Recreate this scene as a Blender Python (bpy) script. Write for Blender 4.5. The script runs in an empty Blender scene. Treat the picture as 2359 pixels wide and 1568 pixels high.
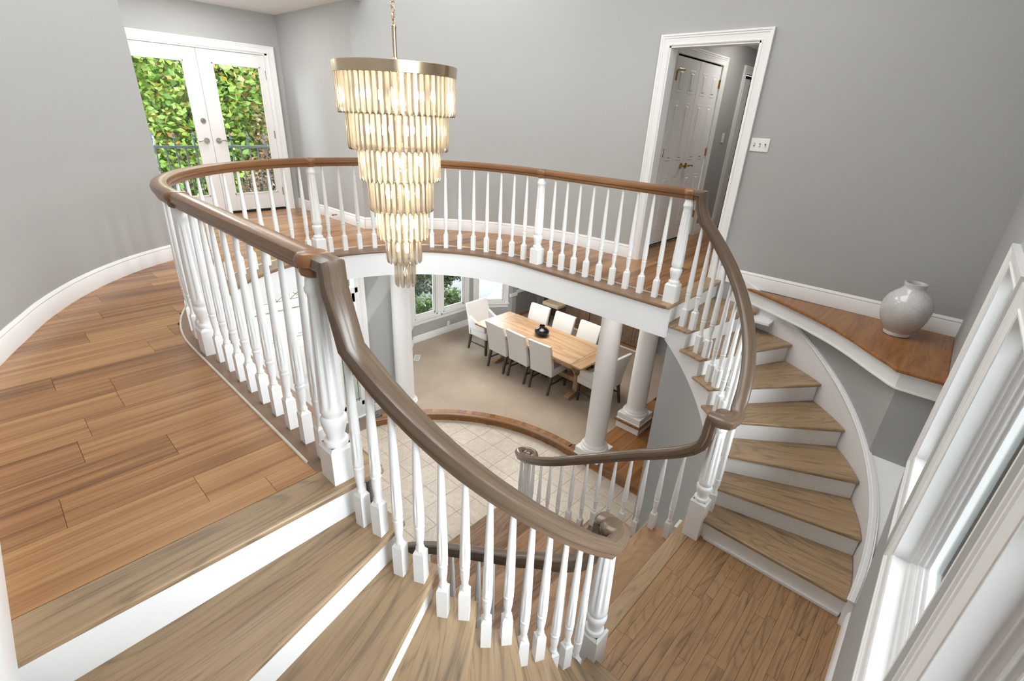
import bpy, bmesh, math, random
from mathutils import Vector, Matrix
random.seed(7)
S = bpy.context.scene
COL = S.collection
PI = math.pi
R = math.radians

# ---------------------------------------------------------------- camera, sky, lights, exposure
cam_d = bpy.data.cameras.new('camera')
cam_d.sensor_fit = 'HORIZONTAL'; cam_d.sensor_width = 36.0
cam_d.lens = 36.0 * 1110.0 / 2359.0
cam_d.clip_start = 0.02; cam_d.clip_end = 200
cam = bpy.data.objects.new('camera', cam_d); COL.objects.link(cam)
rot = Matrix(((0.68409761, 0.27550411, -0.67535764), (-0.72791157, 0.31680517, -0.60809475), (0.04642419, 0.90759681, 0.41726829)))
cam.matrix_world = Matrix.Translation((-2.25, -3.2, 1.35)) @ rot.to_4x4()
S.camera = cam

W = bpy.data.worlds.new('sky'); S.world = W; W.use_nodes = True
bg = W.node_tree.nodes['Background']
bg.inputs[0].default_value = (0.90, 0.95, 1.0, 1); bg.inputs[1].default_value = 14.0

def area(name, loc, target, size, power, color=(1, 1, 1), sizey=None):
    l = bpy.data.lights.new(name, 'AREA'); l.energy = power; l.color = color
    l.shape = 'RECTANGLE' if sizey else 'DISK'; l.size = size
    if sizey: l.size_y = sizey
    o = bpy.data.objects.new(name, l); COL.objects.link(o); o.location = loc
    d = Vector(target) - Vector(loc); o.rotation_euler = d.to_track_quat('-Z', 'Y').to_euler()
    return o
sun_d = bpy.data.lights.new('sun', 'SUN'); sun_d.energy = 5.0; sun_d.angle = R(1.2); sun_d.color = (1, .95, .86)
sun = bpy.data.objects.new('sun', sun_d); COL.objects.link(sun); sun.rotation_euler = (R(6), R(44), 0); sun.location = (0, 0, 9)
# added fill lights, no fixtures seen: hall, alcove, corridor and the rooms below
area('hall_fill', (0.3, -1.5, 3.36), (0.3, -1.5, 0), 2.4, 58, (1, .995, .985), 2.0)
area('hall_fill', (-1.2, 1.0, 3.36), (-1.2, 1.0, 0), 1.4, 25, (1, .995, .985), 1.4)
area('hall_fill', (1.3, 1.0, 3.36), (1.3, 1.0, 0), 1.4, 25, (1, .995, .985), 1.4)
area('alcove_fill', (0, 3.2, 2.40), (0, 3.2, 0), .8, 14, (1, .99, .97))
side_fill_l = bpy.data.lights.new('alcove_side_fill', 'POINT'); side_fill_l.energy = 16; side_fill_l.shadow_soft_size = .12; side_fill_l.color = (1, .99, .97)  # point fill added out of view to brighten the alcove
side_fill_o = bpy.data.objects.new('alcove_side_fill', side_fill_l); COL.objects.link(side_fill_o); side_fill_o.location = (-.75, 2.9, 1.9)
area('dining_fill', (3.8, 1.6, -.30), (3.8, 1.6, -3), 1.2, 48, (1, .96, .91), 1.2)
area('foyer_fill', (.0, 2.1, -.30), (.0, 2.1, -3), .9, 18, (1, .97, .93), .5)
area('passage_fill', (2.0, -1.0, -.30), (2.0, -1.0, -3), .5, 8, (1, .95, .9))
area('corridor_fill', (4.4, -1.05, 2.40), (4.4, -1.05, 0), .5, 8, (1, .95, .88))
# sky portals in the window openings (they guide sampling, they give off no light of their own)
def portal(loc, target, w, h):
    o = area('sky_portal', loc, target, w, 1, (1, 1, 1), h); o.data.cycles.is_portal = True
for x, w in ((.8, .7), (-.34, 1.0), (-1.54, .9)): portal((x, -3.64, .21), (x, 0, .21), w, 1.15)
for x in (-1.54, -.34): portal((x, -3.64, 2.2), (x, 0, 2.2), .95, 1.7)
portal((0, 4.26, 1.0), (0, 0, 1.0), 1.6, 1.9)
portal((3.27, 4.25, -1.55), (3.27, 0, -1.55), .58, 1.6); portal((4.0, 4.25, -1.55), (4.0, 0, -1.55), .64, 1.6)
portal((4.95, 3.98, -1.55), (4.95 - .6, 3.98 - .8, -1.55), .64, 1.6)
S.view_settings.view_transform = 'Standard'; S.view_settings.look = 'None'
S.view_settings.exposure = 0.36; S.view_settings.gamma = 1.0
S.view_settings.use_curve_mapping = False
try:
    S.cycles.max_bounces = 10; S.cycles.diffuse_bounces = 5; S.cycles.glossy_bounces = 4
    S.cycles.transparent_max_bounces = 24; S.cycles.sample_clamp_indirect = 4.0
    S.cycles.caustics_reflective = False; S.cycles.caustics_refractive = False
except Exception:
    pass

# ---------------------------------------------------------------- materials
def newmat(name):
    m = bpy.data.materials.new(name); m.use_nodes = True
    nt = m.node_tree; b = nt.nodes['Principled BSDF']
    return m, nt, b
def N(nt, t, **kw):
    n = nt.nodes.new(t)
    for k, v in kw.items(): setattr(n, k, v)
    return n
def plain(name, col, rough=.5, metal=0, bump=0, bscale=300, spec=None, sheen=0, coat=0):
    m, nt, b = newmat(name)
    b.inputs['Base Color'].default_value = (*col, 1); b.inputs['Roughness'].default_value = rough
    b.inputs['Metallic'].default_value = metal
    if spec is not None: b.inputs['Specular IOR Level'].default_value = spec
    if coat: b.inputs['Coat Weight'].default_value = coat
    if sheen: b.inputs['Sheen Weight'].default_value = sheen
    if bump:
        tc = N(nt, 'ShaderNodeTexCoord'); no = N(nt, 'ShaderNodeTexNoise'); bp = N(nt, 'ShaderNodeBump')
        no.inputs['Scale'].default_value = bscale; no.inputs['Detail'].default_value = 3
        nt.links.new(tc.outputs['Object'], no.inputs['Vector']); nt.links.new(no.outputs['Fac'], bp.inputs['Height'])
        bp.inputs['Strength'].default_value = bump; bp.inputs['Distance'].default_value = .004
        nt.links.new(bp.outputs['Normal'], b.inputs['Normal'])
    return m
def ramp(nt, stops):
    r = N(nt, 'ShaderNodeValToRGB'); cr = r.color_ramp
    while len(cr.elements) < len(stops): cr.elements.new(.5)
    for e, (p, c) in zip(cr.elements, stops): e.position = p; e.color = (*c, 1)
    return r
def wood(name, stops, rough=.4, coord='Object', sx=.7, sy=16, rings=0.0, rscale=9, var=.25, bump=.15, spec=.5):
    """grain runs along local X (or along U)"""
    m, nt, b = newmat(name); L = nt.links.new
    tc = N(nt, 'ShaderNodeTexCoord'); oi = N(nt, 'ShaderNodeObjectInfo')
    mul = N(nt, 'ShaderNodeVectorMath', operation='SCALE'); mul.inputs[0].default_value = (31.7, 17.3, 5.1)
    L(oi.outputs['Random'], mul.inputs['Scale'])
    add = N(nt, 'ShaderNodeVectorMath', operation='ADD'); L(tc.outputs[coord], add.inputs[0]); L(mul.outputs[0], add.inputs[1])
    def noise(scale, detail, dist, rgh=.6):
        mp = N(nt, 'ShaderNodeMapping'); mp.inputs['Scale'].default_value = scale
        n = N(nt, 'ShaderNodeTexNoise'); n.inputs['Scale'].default_value = 1; n.inputs['Detail'].default_value = detail
        n.inputs['Distortion'].default_value = dist; n.inputs['Roughness'].default_value = rgh
        L(add.outputs[0], mp.inputs['Vector']); L(mp.outputs[0], n.inputs['Vector']); return n
    n1 = noise((sx, sy, sy), 3, .8); n2 = noise((sx * 3, sy * 7, sy * 7), 4, .2)
    mx = N(nt, 'ShaderNodeMix', data_type='FLOAT'); mx.inputs[0].default_value = .38
    L(n1.outputs['Fac'], mx.inputs[2]); L(n2.outputs['Fac'], mx.inputs[3]); last = mx.outputs[0]
    if rings:
        n3 = noise((.8, 5.0, 5.0), 1.5, .3, .4)
        fq = N(nt, 'ShaderNodeMath', operation='MULTIPLY'); L(n3.outputs['Fac'], fq.inputs[0]); fq.inputs[1].default_value = rscale * 6.283
        sn = N(nt, 'ShaderNodeMath', operation='SINE'); L(fq.outputs[0], sn.inputs[0])
        hf = N(nt, 'ShaderNodeMath', operation='MULTIPLY_ADD'); L(sn.outputs[0], hf.inputs[0]); hf.inputs[1].default_value = .5; hf.inputs[2].default_value = .5
        pw = N(nt, 'ShaderNodeMath', operation='POWER'); L(hf.outputs[0], pw.inputs[0]); pw.inputs[1].default_value = 4.0
        m2 = N(nt, 'ShaderNodeMath', operation='MULTIPLY_ADD'); L(pw.outputs[0], m2.inputs[0]); m2.inputs[1].default_value = -rings; L(last, m2.inputs[2]); last = m2.outputs[0]
    va = N(nt, 'ShaderNodeMath', operation='MULTIPLY_ADD'); L(oi.outputs['Random'], va.inputs[0]); va.inputs[1].default_value = var
    sub = N(nt, 'ShaderNodeMath', operation='ADD'); L(last, sub.inputs[0]); sub.inputs[1].default_value = -var / 2
    L(sub.outputs[0], va.inputs[2])
    rp = ramp(nt, stops); L(va.outputs[0], rp.inputs['Fac']); L(rp.outputs['Color'], b.inputs['Base Color'])
    b.inputs['Roughness'].default_value = rough; b.inputs['Specular IOR Level'].default_value = spec
    if bump:
        bp = N(nt, 'ShaderNodeBump'); bp.inputs['Strength'].default_value = bump; bp.inputs['Distance'].default_value = .002
        L(n2.outputs['Fac'], bp.inputs['Height']); L(bp.outputs['Normal'], b.inputs['Normal'])
    return m
def glassmat(name, tint=(1, 1, 1), refl=.08):
    m, nt, b = newmat(name); L = nt.links.new; nt.nodes.remove(b)
    out = nt.nodes['Material Output']
    tr = N(nt, 'ShaderNodeBsdfTransparent'); tr.inputs[0].default_value = (*tint, 1)
    gl = N(nt, 'ShaderNodeBsdfGlossy'); gl.inputs['Roughness'].default_value = .01
    fr = N(nt, 'ShaderNodeFresnel'); fr.inputs[0].default_value = 1.35
    mix = N(nt, 'ShaderNodeMixShader')
    L(fr.outputs[0], mix.inputs[0]); L(tr.outputs[0], mix.inputs[1]); L(gl.outputs[0], mix.inputs[2]); L(mix.outputs[0], out.inputs[0])
    return m
def emis(name, col, st):
    m, nt, b = newmat(name); b.inputs['Base Color'].default_value = (*col, 1)
    b.inputs['Emission Color'].default_value = (*col, 1); b.inputs['Emission Strength'].default_value = st
    return m
def leafmat(name, cols):
    m, nt, b = newmat(name); L = nt.links.new
    g = N(nt, 'ShaderNodeNewGeometry')
    st = [(i / max(1, len(cols) - 1), c) for i, c in enumerate(cols)]
    rp = ramp(nt, st); L(g.outputs['Random Per Island'], rp.inputs['Fac']); L(rp.outputs[0], b.inputs['Base Color'])
    b.inputs['Roughness'].default_value = .5
    out = nt.nodes['Material Output']; tl = N(nt, 'ShaderNodeBsdfTranslucent'); L(rp.outputs[0], tl.inputs[0])
    mx = N(nt, 'ShaderNodeMixShader'); mx.inputs[0].default_value = .4
    L(b.outputs[0], mx.inputs[1]); L(tl.outputs[0], mx.inputs[2]); L(mx.outputs[0], out.inputs[0])
    return m
M = {}
M['wall'] = plain('grey_wall_paint', (.42, .424, .418), .55, bump=.12, bscale=180, spec=.3)
M['white'] = plain('white_trim_paint', (.865, .865, .865), .32, spec=.4)
M['ceil'] = plain('white_ceiling_paint', (.85, .85, .85), .7)
M['plank'] = wood('laminate_plank', [(.22, (0.067, 0.025, 0.009)), (.36, (0.179, 0.076, 0.027)), (.47, (0.321, 0.149, 0.055)), (.62, (0.446, 0.235, 0.095)), (.8, (0.500, 0.283, 0.120))], .27, sx=.45, sy=11, var=.12, bump=.05)
M['oak'] = wood('weathered_oak', [(.16, (0.130, 0.089, 0.054)), (.33, (0.239, 0.165, 0.099)), (.48, (0.359, 0.242, 0.137)), (.75, (0.439, 0.306, 0.176))], .38, sx=1.6, sy=22, rings=0.13, rscale=17, var=.06)
M['oak_strip'] = wood('oak_strip', [(.16, (0.122, 0.072, 0.037)), (.33, (0.225, 0.134, 0.068)), (.48, (0.338, 0.198, 0.096)), (.75, (0.413, 0.252, 0.124))], .38, sx=1.6, sy=20, rings=0.13, rscale=17, var=.10)
M['oak_low'] = wood('brown_oak_tread', [(.14, (0.088, 0.046, 0.023)), (.34, (0.198, 0.110, 0.058)), (.5, (0.319, 0.185, 0.097)), (.78, (0.407, 0.248, 0.137))], .4, sx=1.4, sy=20, rings=0.11, rscale=15, var=.30)
M['ledge'] = wood('amber_oak', [(.15, (0.126, 0.049, 0.014)), (.36, (0.243, 0.098, 0.029)), (.52, (0.333, 0.145, 0.046)), (.85, (0.387, 0.183, 0.064))], .33, sx=1.4, sy=20, rings=0.08, rscale=14, var=.05)
M['nose'] = wood('nosing_oak', [(.15, (.09, .05, .03)), (.4, (.19, .11, .066)), (.6, (.265, .165, .10)), (.85, (.32, .20, .13))], .33, coord='UV', sx=1.2, sy=20, var=.05)
M['rail'] = wood('handrail_cool_light', [(.2, (0.066, 0.042, 0.027)), (.45, (0.113, 0.076, 0.050)), (.6, (0.148, 0.103, 0.070)), (.85, (0.187, 0.133, 0.092))], .24, coord='UV', sx=1.0, sy=26, var=.04, bump=.05, spec=.55)  # same stain as the level rail; cooler light put into the colour
M['rail_lv'] = wood('handrail_warm_light', [(.2, (0.094, 0.038, 0.013)), (.45, (0.180, 0.078, 0.028)), (.6, (0.230, 0.105, 0.040)), (.85, (0.274, 0.133, 0.056))], .26, coord='UV', sx=1.0, sy=26, var=.04, bump=.05, spec=.5)  # same stain as the flight rails; warmer light put into the colour
M['table'] = wood('table_pine', [(.2, (.24, .14, .07)), (.4, (.40, .25, .135)), (.55, (.50, .335, .20)), (.85, (.58, .42, .27))], .45, sx=1.0, sy=12, rings=.12, rscale=5, var=.06)
M['cab'] = wood('cabinet_oak', [(.2, (.10, .066, .04)), (.45, (.17, .115, .07)), (.6, (.23, .16, .10)), (.85, (.29, .21, .14))], .5, sx=1.0, sy=14, var=.08)
M['leg'] = wood('dark_leg_wood', [(.2, (.03, .02, .014)), (.5, (.07, .05, .036)), (.8, (.12, .09, .066))], .45, sx=1, sy=16, var=.05)
M['amber'] = wood('amber_floor', [(.15, (.085, .03, .008)), (.4, (.22, .09, .026)), (.6, (.32, .145, .045)), (.85, (.42, .21, .08))], .3, sx=.6, sy=10, var=.3)
M['tile'] = None
def tilemat():
    m, nt, b = newmat('cream_marble_tile'); L = nt.links.new
    tc = N(nt, 'ShaderNodeTexCoord'); oi = N(nt, 'ShaderNodeObjectInfo')
    mul = N(nt, 'ShaderNodeVectorMath', operation='SCALE'); mul.inputs[0].default_value = (31, 17, 5); L(oi.outputs['Random'], mul.inputs['Scale'])
    add = N(nt, 'ShaderNodeVectorMath', operation='ADD'); L(tc.outputs['Object'], add.inputs[0]); L(mul.outputs[0], add.inputs[1])
    n = N(nt, 'ShaderNodeTexNoise'); n.inputs['Scale'].default_value = 7; n.inputs['Detail'].default_value = 7; n.inputs['Distortion'].default_value = 1.6; n.inputs['Roughness'].default_value = .55
    L(add.outputs[0], n.inputs['Vector'])
    rp = ramp(nt, [(.30, (.50, .435, .36)), (.44, (.57, .505, .425)), (.49, (.49, .425, .35)), (.52, (.58, .515, .435)), (.75, (.61, .55, .475))])
    L(n.outputs['Fac'], rp.inputs['Fac']); L(rp.outputs[0], b.inputs['Base Color'])
    b.inputs['Roughness'].default_value = .3; b.inputs['Specular IOR Level'].default_value = .35
    return m
M['tile'] = tilemat()
M['grout'] = plain('grout', (.22, .17, .13), .9)
def carpetmat():
    m, nt, b = newmat('beige_carpet'); L = nt.links.new
    tc = N(nt, 'ShaderNodeTexCoord')
    n = N(nt, 'ShaderNodeTexNoise'); n.inputs['Scale'].default_value = 160; n.inputs['Detail'].default_value = 3
    n2 = N(nt, 'ShaderNodeTexNoise'); n2.inputs['Scale'].default_value = 1.6; n2.inputs['Detail'].default_value = 3
    L(tc.outputs['Object'], n.inputs['Vector']); L(tc.outputs['Object'], n2.inputs['Vector'])
    mx = N(nt, 'ShaderNodeMix', data_type='FLOAT'); mx.inputs[0].default_value = .35; L(n.outputs['Fac'], mx.inputs[2]); L(n2.outputs['Fac'], mx.inputs[3])
    rp = ramp(nt, [(.3, (.30, .235, .175)), (.7, (.50, .41, .325))]); L(mx.outputs[0], rp.inputs['Fac']); L(rp.outputs[0], b.inputs['Base Color'])
    b.inputs['Roughness'].default_value = .95; b.inputs['Specular IOR Level'].default_value = .1; b.inputs['Sheen Weight'].default_value = .2
    bp = N(nt, 'ShaderNodeBump'); bp.inputs['Strength'].default_value = .6; bp.inputs['Distance'].default_value = .006
    L(n.outputs['Fac'], bp.inputs['Height']); L(bp.outputs['Normal'], b.inputs['Normal'])
    return m
M['carpet'] = carpetmat()
M['glass'] = glassmat('window_glass', (.97, .985, .98))
M['nickel'] = plain('satin_nickel', (.55, .52, .47), .25, 1)
M['brass'] = plain('polished_brass', (.62, .40, .13), .22, 1)
M['champ'] = plain('champagne_gold', (.60, .47, .33), .22, 1)
M['darkmetal'] = plain('grey_iron', (.035, .04, .045), .6, 0, spec=.2)
M['black'] = plain('black_gap', (.006, .005, .005), .8)
M['blackpot'] = plain('black_glaze', (.006, .007, .009), .22)
M['fabric'] = plain('cream_linen', (.76, .745, .72), .9, bump=.25, bscale=500, spec=.2, sheen=.2)
M['cush'] = plain('beige_cushion', (.62, .50, .36), .6)
M['plastic'] = plain('white_plastic', (.84, .84, .82), .35)
M['slot'] = plain('dark_slot', (.12, .11, .10), .6)
M['lead'] = plain('lead_came', (.06, .06, .06), .5, .4)
M['leadglass'] = plain('leaded_pane', (.55, .60, .52), .12)
M['leafgreen'] = leafmat('maple_leaves', [(0.045, 0.099, 0.008), (0.090, 0.171, 0.020), (0.135, 0.224, 0.025), (0.189, 0.269, 0.053), (0.117, 0.207, 0.025), (0.202, 0.063, 0.014)])
M['leafdark'] = leafmat('dark_leaves', [(0.006, 0.017, 0.004), (0.011, 0.028, 0.007), (0.020, 0.045, 0.011), (0.033, 0.061, 0.017)])
M['leafred'] = leafmat('autumn_leaves', [(0.078, 0.042, 0.018), (0.117, 0.068, 0.031), (0.104, 0.042, 0.018), (0.130, 0.094, 0.042), (0.065, 0.068, 0.021)])
M['leafbush'] = leafmat('bush_leaves', [(0.025, 0.060, 0.010), (0.045, 0.089, 0.017), (0.074, 0.119, 0.035), (0.015, 0.035, 0.007)])
M['bark'] = plain('bark', (.09, .06, .04), .9, bump=.5, bscale=40)
M['paving'] = plain('pale_paving', (.045, .047, .051), .9, bump=.3, bscale=60)
M['grass'] = plain('lawn', (.016, .028, .006), .95, bump=.5, bscale=90)
M['stucco'] = plain('grey_stucco', (.42, .42, .44), .9, bump=.4, bscale=90)
M['shingle'] = plain('roof_shingle', (.12, .11, .105), .9, bump=.4, bscale=60)
def vasemat():
    m, nt, b = newmat('white_crackle_glaze'); L = nt.links.new
    tc = N(nt, 'ShaderNodeTexCoord'); v = N(nt, 'ShaderNodeTexVoronoi', feature='DISTANCE_TO_EDGE'); v.inputs['Scale'].default_value = 26
    no = N(nt, 'ShaderNodeTexNoise'); no.inputs['Scale'].default_value = 5; no.inputs['Detail'].default_value = 5
    L(tc.outputs['Object'], v.inputs['Vector']); L(tc.outputs['Object'], no.inputs['Vector'])
    rp = ramp(nt, [(0, (.60, .60, .59)), (.04, (.70, .70, .695))]); L(v.outputs['Distance'], rp.inputs['Fac'])
    rn = ramp(nt, [(.35, (.82, .82, .81)), (.6, (1, 1, 1))]); L(no.outputs['Fac'], rn.inputs['Fac'])
    mx = N(nt, 'ShaderNodeMix', data_type='RGBA', blend_type='MULTIPLY'); mx.inputs[0].default_value = 1; L(rp.outputs[0], mx.inputs[6]); L(rn.outputs[0], mx.inputs[7])
    L(mx.outputs[2], b.inputs['Base Color']); b.inputs['Roughness'].default_value = .12; b.inputs['Coat Weight'].default_value = .3
    return m
M['vase'] = vasemat()
def crystalmat():
    m, nt, b = newmat('champagne_crystal'); L = nt.links.new; nt.nodes.remove(b); out = nt.nodes['Material Output']
    tr = N(nt, 'ShaderNodeBsdfTransparent'); tr.inputs[0].default_value = (.985, .955, .91, 1)
    tl = N(nt, 'ShaderNodeBsdfTranslucent'); tl.inputs[0].default_value = (.97, .90, .80, 1)
    gl = N(nt, 'ShaderNodeBsdfGlossy'); gl.inputs['Roughness'].default_value = .06; gl.inputs['Color'].default_value = (1, .96, .9, 1)
    lw = N(nt, 'ShaderNodeLayerWeight'); lw.inputs[0].default_value = .35
    m1 = N(nt, 'ShaderNodeMixShader'); m1.inputs[0].default_value = .36; L(tr.outputs[0], m1.inputs[1]); L(tl.outputs[0], m1.inputs[2])
    m2 = N(nt, 'ShaderNodeMixShader'); L(lw.outputs['Fresnel'], m2.inputs[0]); L(m1.outputs[0], m2.inputs[1]); L(gl.outputs[0], m2.inputs[2])
    L(m2.outputs[0], out.inputs[0]); return m
M['crystal'] = crystalmat()

# ---------------------------------------------------------------- mesh helpers
class MB:
    def __init__(s): s.v = []; s.f = []; s.uv = {}; s.T = None
    def pt(s, p):
        p = Vector(p)
        if s.T: o, ex, ey, ez = s.T; p = o + ex * p.x + ey * p.y + ez * p.z
        s.v.append(tuple(p)); return len(s.v) - 1
    def frame(s, o, ex, ey, ez=(0, 0, 1)): s.T = (Vector(o), Vector(ex), Vector(ey), Vector(ez)); return s
    def box(s, x0, x1, y0, y1, z0, z1):
        i = [s.pt(p) for p in ((x0, y0, z0), (x1, y0, z0), (x1, y1, z0), (x0, y1, z0), (x0, y0, z1), (x1, y0, z1), (x1, y1, z1), (x0, y1, z1))]
        for q in ((3, 2, 1, 0), (4, 5, 6, 7), (0, 1, 5, 4), (1, 2, 6, 5), (2, 3, 7, 6), (3, 0, 4, 7)): s.f.append([i[k] for k in q])
        return s
    def prism(s, poly, z0, z1):
        n = len(poly); a = [s.pt((p[0], p[1], z0)) for p in poly]; b = [s.pt((p[0], p[1], z1)) for p in poly]
        s.f.append(a[::-1]); s.f.append(b)
        for k in range(n): s.f.append([a[k], a[(k + 1) % n], b[(k + 1) % n], b[k]])
        return s
    def strip(s, A, B, z0, z1, z0b=None, z1b=None):
        """solid between two plan polylines A and B; z may be numbers or lists (per point)"""
        n = len(A); g = lambda z, k: z[k] if isinstance(z, (list, tuple)) else z
        z0b = z0 if z0b is None else z0b; z1b = z1 if z1b is None else z1b
        rows = []
        for k in range(n):
            rows.append([s.pt((A[k][0], A[k][1], g(z0, k))), s.pt((B[k][0], B[k][1], g(z0b, k))), s.pt((B[k][0], B[k][1], g(z1b, k))), s.pt((A[k][0], A[k][1], g(z1, k)))])
        for a, b in zip(rows[:-1], rows[1:]):
            for k in range(4): s.f.append([a[k], a[(k + 1) % 4], b[(k + 1) % 4], b[k]])
        s.f.append(rows[0][::-1]); s.f.append(rows[-1]); return s
    def lathe(s, prof, segs=24, c=(0, 0), flute=None, cap=True):
        """prof: list of (z, r); flute(z, phi, r) -> r"""
        rows = []
        for z, r in prof:
            rows.append([s.pt((c[0] + (flute(z, 2 * PI * k / segs, r) if flute else r) * math.cos(2 * PI * k / segs), c[1] + (flute(z, 2 * PI * k / segs, r) if flute else r) * math.sin(2 * PI * k / segs), z)) for k in range(segs)])
        for a, b in zip(rows[:-1], rows[1:]):
            for k in range(segs): s.f.append([a[k], a[(k + 1) % segs], b[(k + 1) % segs], b[k]])
        if cap: s.f.append(rows[0][::-1]); s.f.append(rows[-1])
        return s
    def sweep(s, path, prof, heads=None, closed=False):
        """path: 3D points, prof: (side, up) ring, heads: plan headings"""
        P = [Vector(p) for p in path]; n = len(P); rows = []; L = 0.0
        for k in range(n):
            a = P[(k - 1) % n] if (closed or k > 0) else P[k]; b = P[(k + 1) % n] if (closed or k < n - 1) else P[k]
            t = (b - a).normalized()
            h = Vector((*heads[k], 0)).normalized() if heads else Vector((t.x, t.y, 0)).normalized()
            side = Vector((h.y, -h.x, 0)); up = side.cross(t).normalized()
            if k: L += (P[k] - P[k - 1]).length
            row = []; V = 0.0
            for j, (u, w) in enumerate(prof):
                i = s.pt(P[k] + side * u + up * w)
                if j: V += math.hypot(u - prof[j - 1][0], w - prof[j - 1][1])
                s.uv[i] = (L, V); row.append(i)
            rows.append(row)
        m = len(prof)
        pairs = list(zip(rows[:-1], rows[1:])) + ([(rows[-1], rows[0])] if closed else [])
        for a, b in pairs:
            for k in range(m): s.f.append([a[k], b[k], b[(k + 1) % m], a[(k + 1) % m]])
        if not closed: s.f.append(rows[0]); s.f.append(rows[-1][::-1])
        return s
    def tube(s, a, b, r, segs=8, r2=None):
        a = Vector(a); b = Vector(b); t = (b - a).normalized(); x = t.orthogonal().normalized(); y = t.cross(x); r2 = r if r2 is None else r2
        A = [s.pt(a + (x * math.cos(2 * PI * k / segs) + y * math.sin(2 * PI * k / segs)) * r) for k in range(segs)]
        B = [s.pt(b + (x * math.cos(2 * PI * k / segs) + y * math.sin(2 * PI * k / segs)) * r2) for k in range(segs)]
        for k in range(segs): s.f.append([A[k], A[(k + 1) % segs], B[(k + 1) % segs], B[k]])
        s.f.append(A[::-1]); s.f.append(B); return s
    def mesh(s, name, mat=None, smooth=None):
        me = bpy.data.meshes.new(name); me.from_pydata(s.v, [], s.f)
        bm = bmesh.new(); bm.from_mesh(me); bmesh.ops.recalc_face_normals(bm, faces=bm.faces)
        if s.uv:
            ul = bm.loops.layers.uv.new('UVMap')
            for f in bm.faces:
                for l in f.loops: l[ul].uv = s.uv.get(l.vert.index, (0, 0))
        bm.to_mesh(me); bm.free()
        if mat: me.materials.append(mat)
        if smooth is not None:
            for p in me.polygons: p.use_smooth = True
            me.set_sharp_from_angle(angle=R(smooth))
        me.update(); return me
    def build(s, name, mat, parent=None, smooth=None, bevel=0, loc=None, rz=0):
        return link(name, s.mesh(name, M[mat] if isinstance(mat, str) else mat, smooth), parent, bevel, loc, rz)
def link(name, me, parent=None, bevel=0, loc=None, rz=0):
    o = bpy.data.objects.new(name, me); COL.objects.link(o)
    if parent: o.parent = parent
    if loc: o.location = loc
    if rz: o.rotation_euler = (0, 0, rz)
    if bevel:
        b = o.modifiers.new('bevel', 'BEVEL'); b.width = bevel; b.segments = 2; b.limit_method = 'ANGLE'; b.angle_limit = R(40); b.harden_normals = False
    return o
def tag(o, label, cat, group=None, kind=None):
    o['label'] = label; o['category'] = cat
    if group: o['group'] = group
    if kind: o['kind'] = kind
    return o
def thing(name, label, cat, loc=(0, 0, 0), rz=0, group=None):
    o = bpy.data.objects.new(name, None); COL.objects.link(o); o.location = loc; o.rotation_euler = (0, 0, rz); o.empty_display_size = .1
    return tag(o, label, cat, group)
def struct(name, mb, mat, label, cat, smooth=None, bevel=0): return tag(mb.build(name, mat, None, smooth, bevel), label, cat, None, 'structure')
def setup_parent(name, label, cat):
    o = thing(name, label, cat); o['kind'] = 'structure'; return o
def copy_tree(o, parent=None):
    c = o.copy(); COL.objects.link(c)
    if parent: c.parent = parent
    for ch in list(o.children): copy_tree(ch, c)
    return c
def casing(mb, o, ex, n, w, h, cw=.09, open_bottom=True, th=.022):
    """moulded picture-frame casing around an opening w x h (o = lower centre), ex along wall, n out of wall"""
    o = Vector(o); ex = Vector(ex); n = Vector(n); ez = Vector((0, 0, 1))
    prof = [(0, 0), (0, th * .55), (cw * .10, th * .7), (cw * .14, th * .45), (cw * .34, th * .55), (cw * .62, th * .8), (cw * .66, th * 1.0), (cw * .80, th * 1.0), (cw * .84, th * 1.25), (cw, th * 1.25), (cw, 0)]
    if open_bottom: corners = [(-w / 2, 0, -1, 0), (-w / 2, h, -1, 1), (w / 2, h, 1, 1), (w / 2, 0, 1, 0)]
    else: corners = [(-w / 2, 0, -1, -1), (-w / 2, h, -1, 1), (w / 2, h, 1, 1), (w / 2, 0, 1, -1)]
    rows = []
    T = mb.T; mb.T = None
    for x, z, dx, dz in corners:
        rows.append([mb.pt(o + ex * (x + dx * u) + ez * (z + dz * u) + n * t) for u, t in prof])
    m = len(prof); pairs = list(zip(rows[:-1], rows[1:])) + ([] if open_bottom else [(rows[-1], rows[0])])
    for a, b in pairs:
        for k in range(m): mb.f.append([a[k], b[k], b[(k + 1) % m], a[(k + 1) % m]])
    if open_bottom: mb.f.append(rows[0]); mb.f.append(rows[-1][::-1])
    mb.T = T; return mb
def interp(tab, x):
    if x <= tab[0][0]: return tab[0][1]
    for (a, u), (b, v) in zip(tab[:-1], tab[1:]):
        if x <= b: return u + (v - u) * (x - a) / (b - a)
    return tab[-1][1]
def smoothtab(tab, x):  # cosine-free cubic through table by averaging
    return (interp(tab, x - 2.5) + 2 * interp(tab, x) + interp(tab, x + 2.5)) / 4
BB = [(0, 0), (.014, 0), (.014, .105), (.010, .112), (.013, .120), (.008, .132), (.004, .140), (0, .140)]   # baseboard section (out, up)
def baseboard(mb, pts, inward, z=0.0, k=1.0):
    """pts plan polyline on the wall face; inward: +1 section lies left of travel, -1 right"""
    prof = [(-inward * u, w * k) for u, w in BB]
    if inward < 0: prof = prof[::-1]
    return mb.sweep([(p[0], p[1], z) for p in pts], prof)

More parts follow.
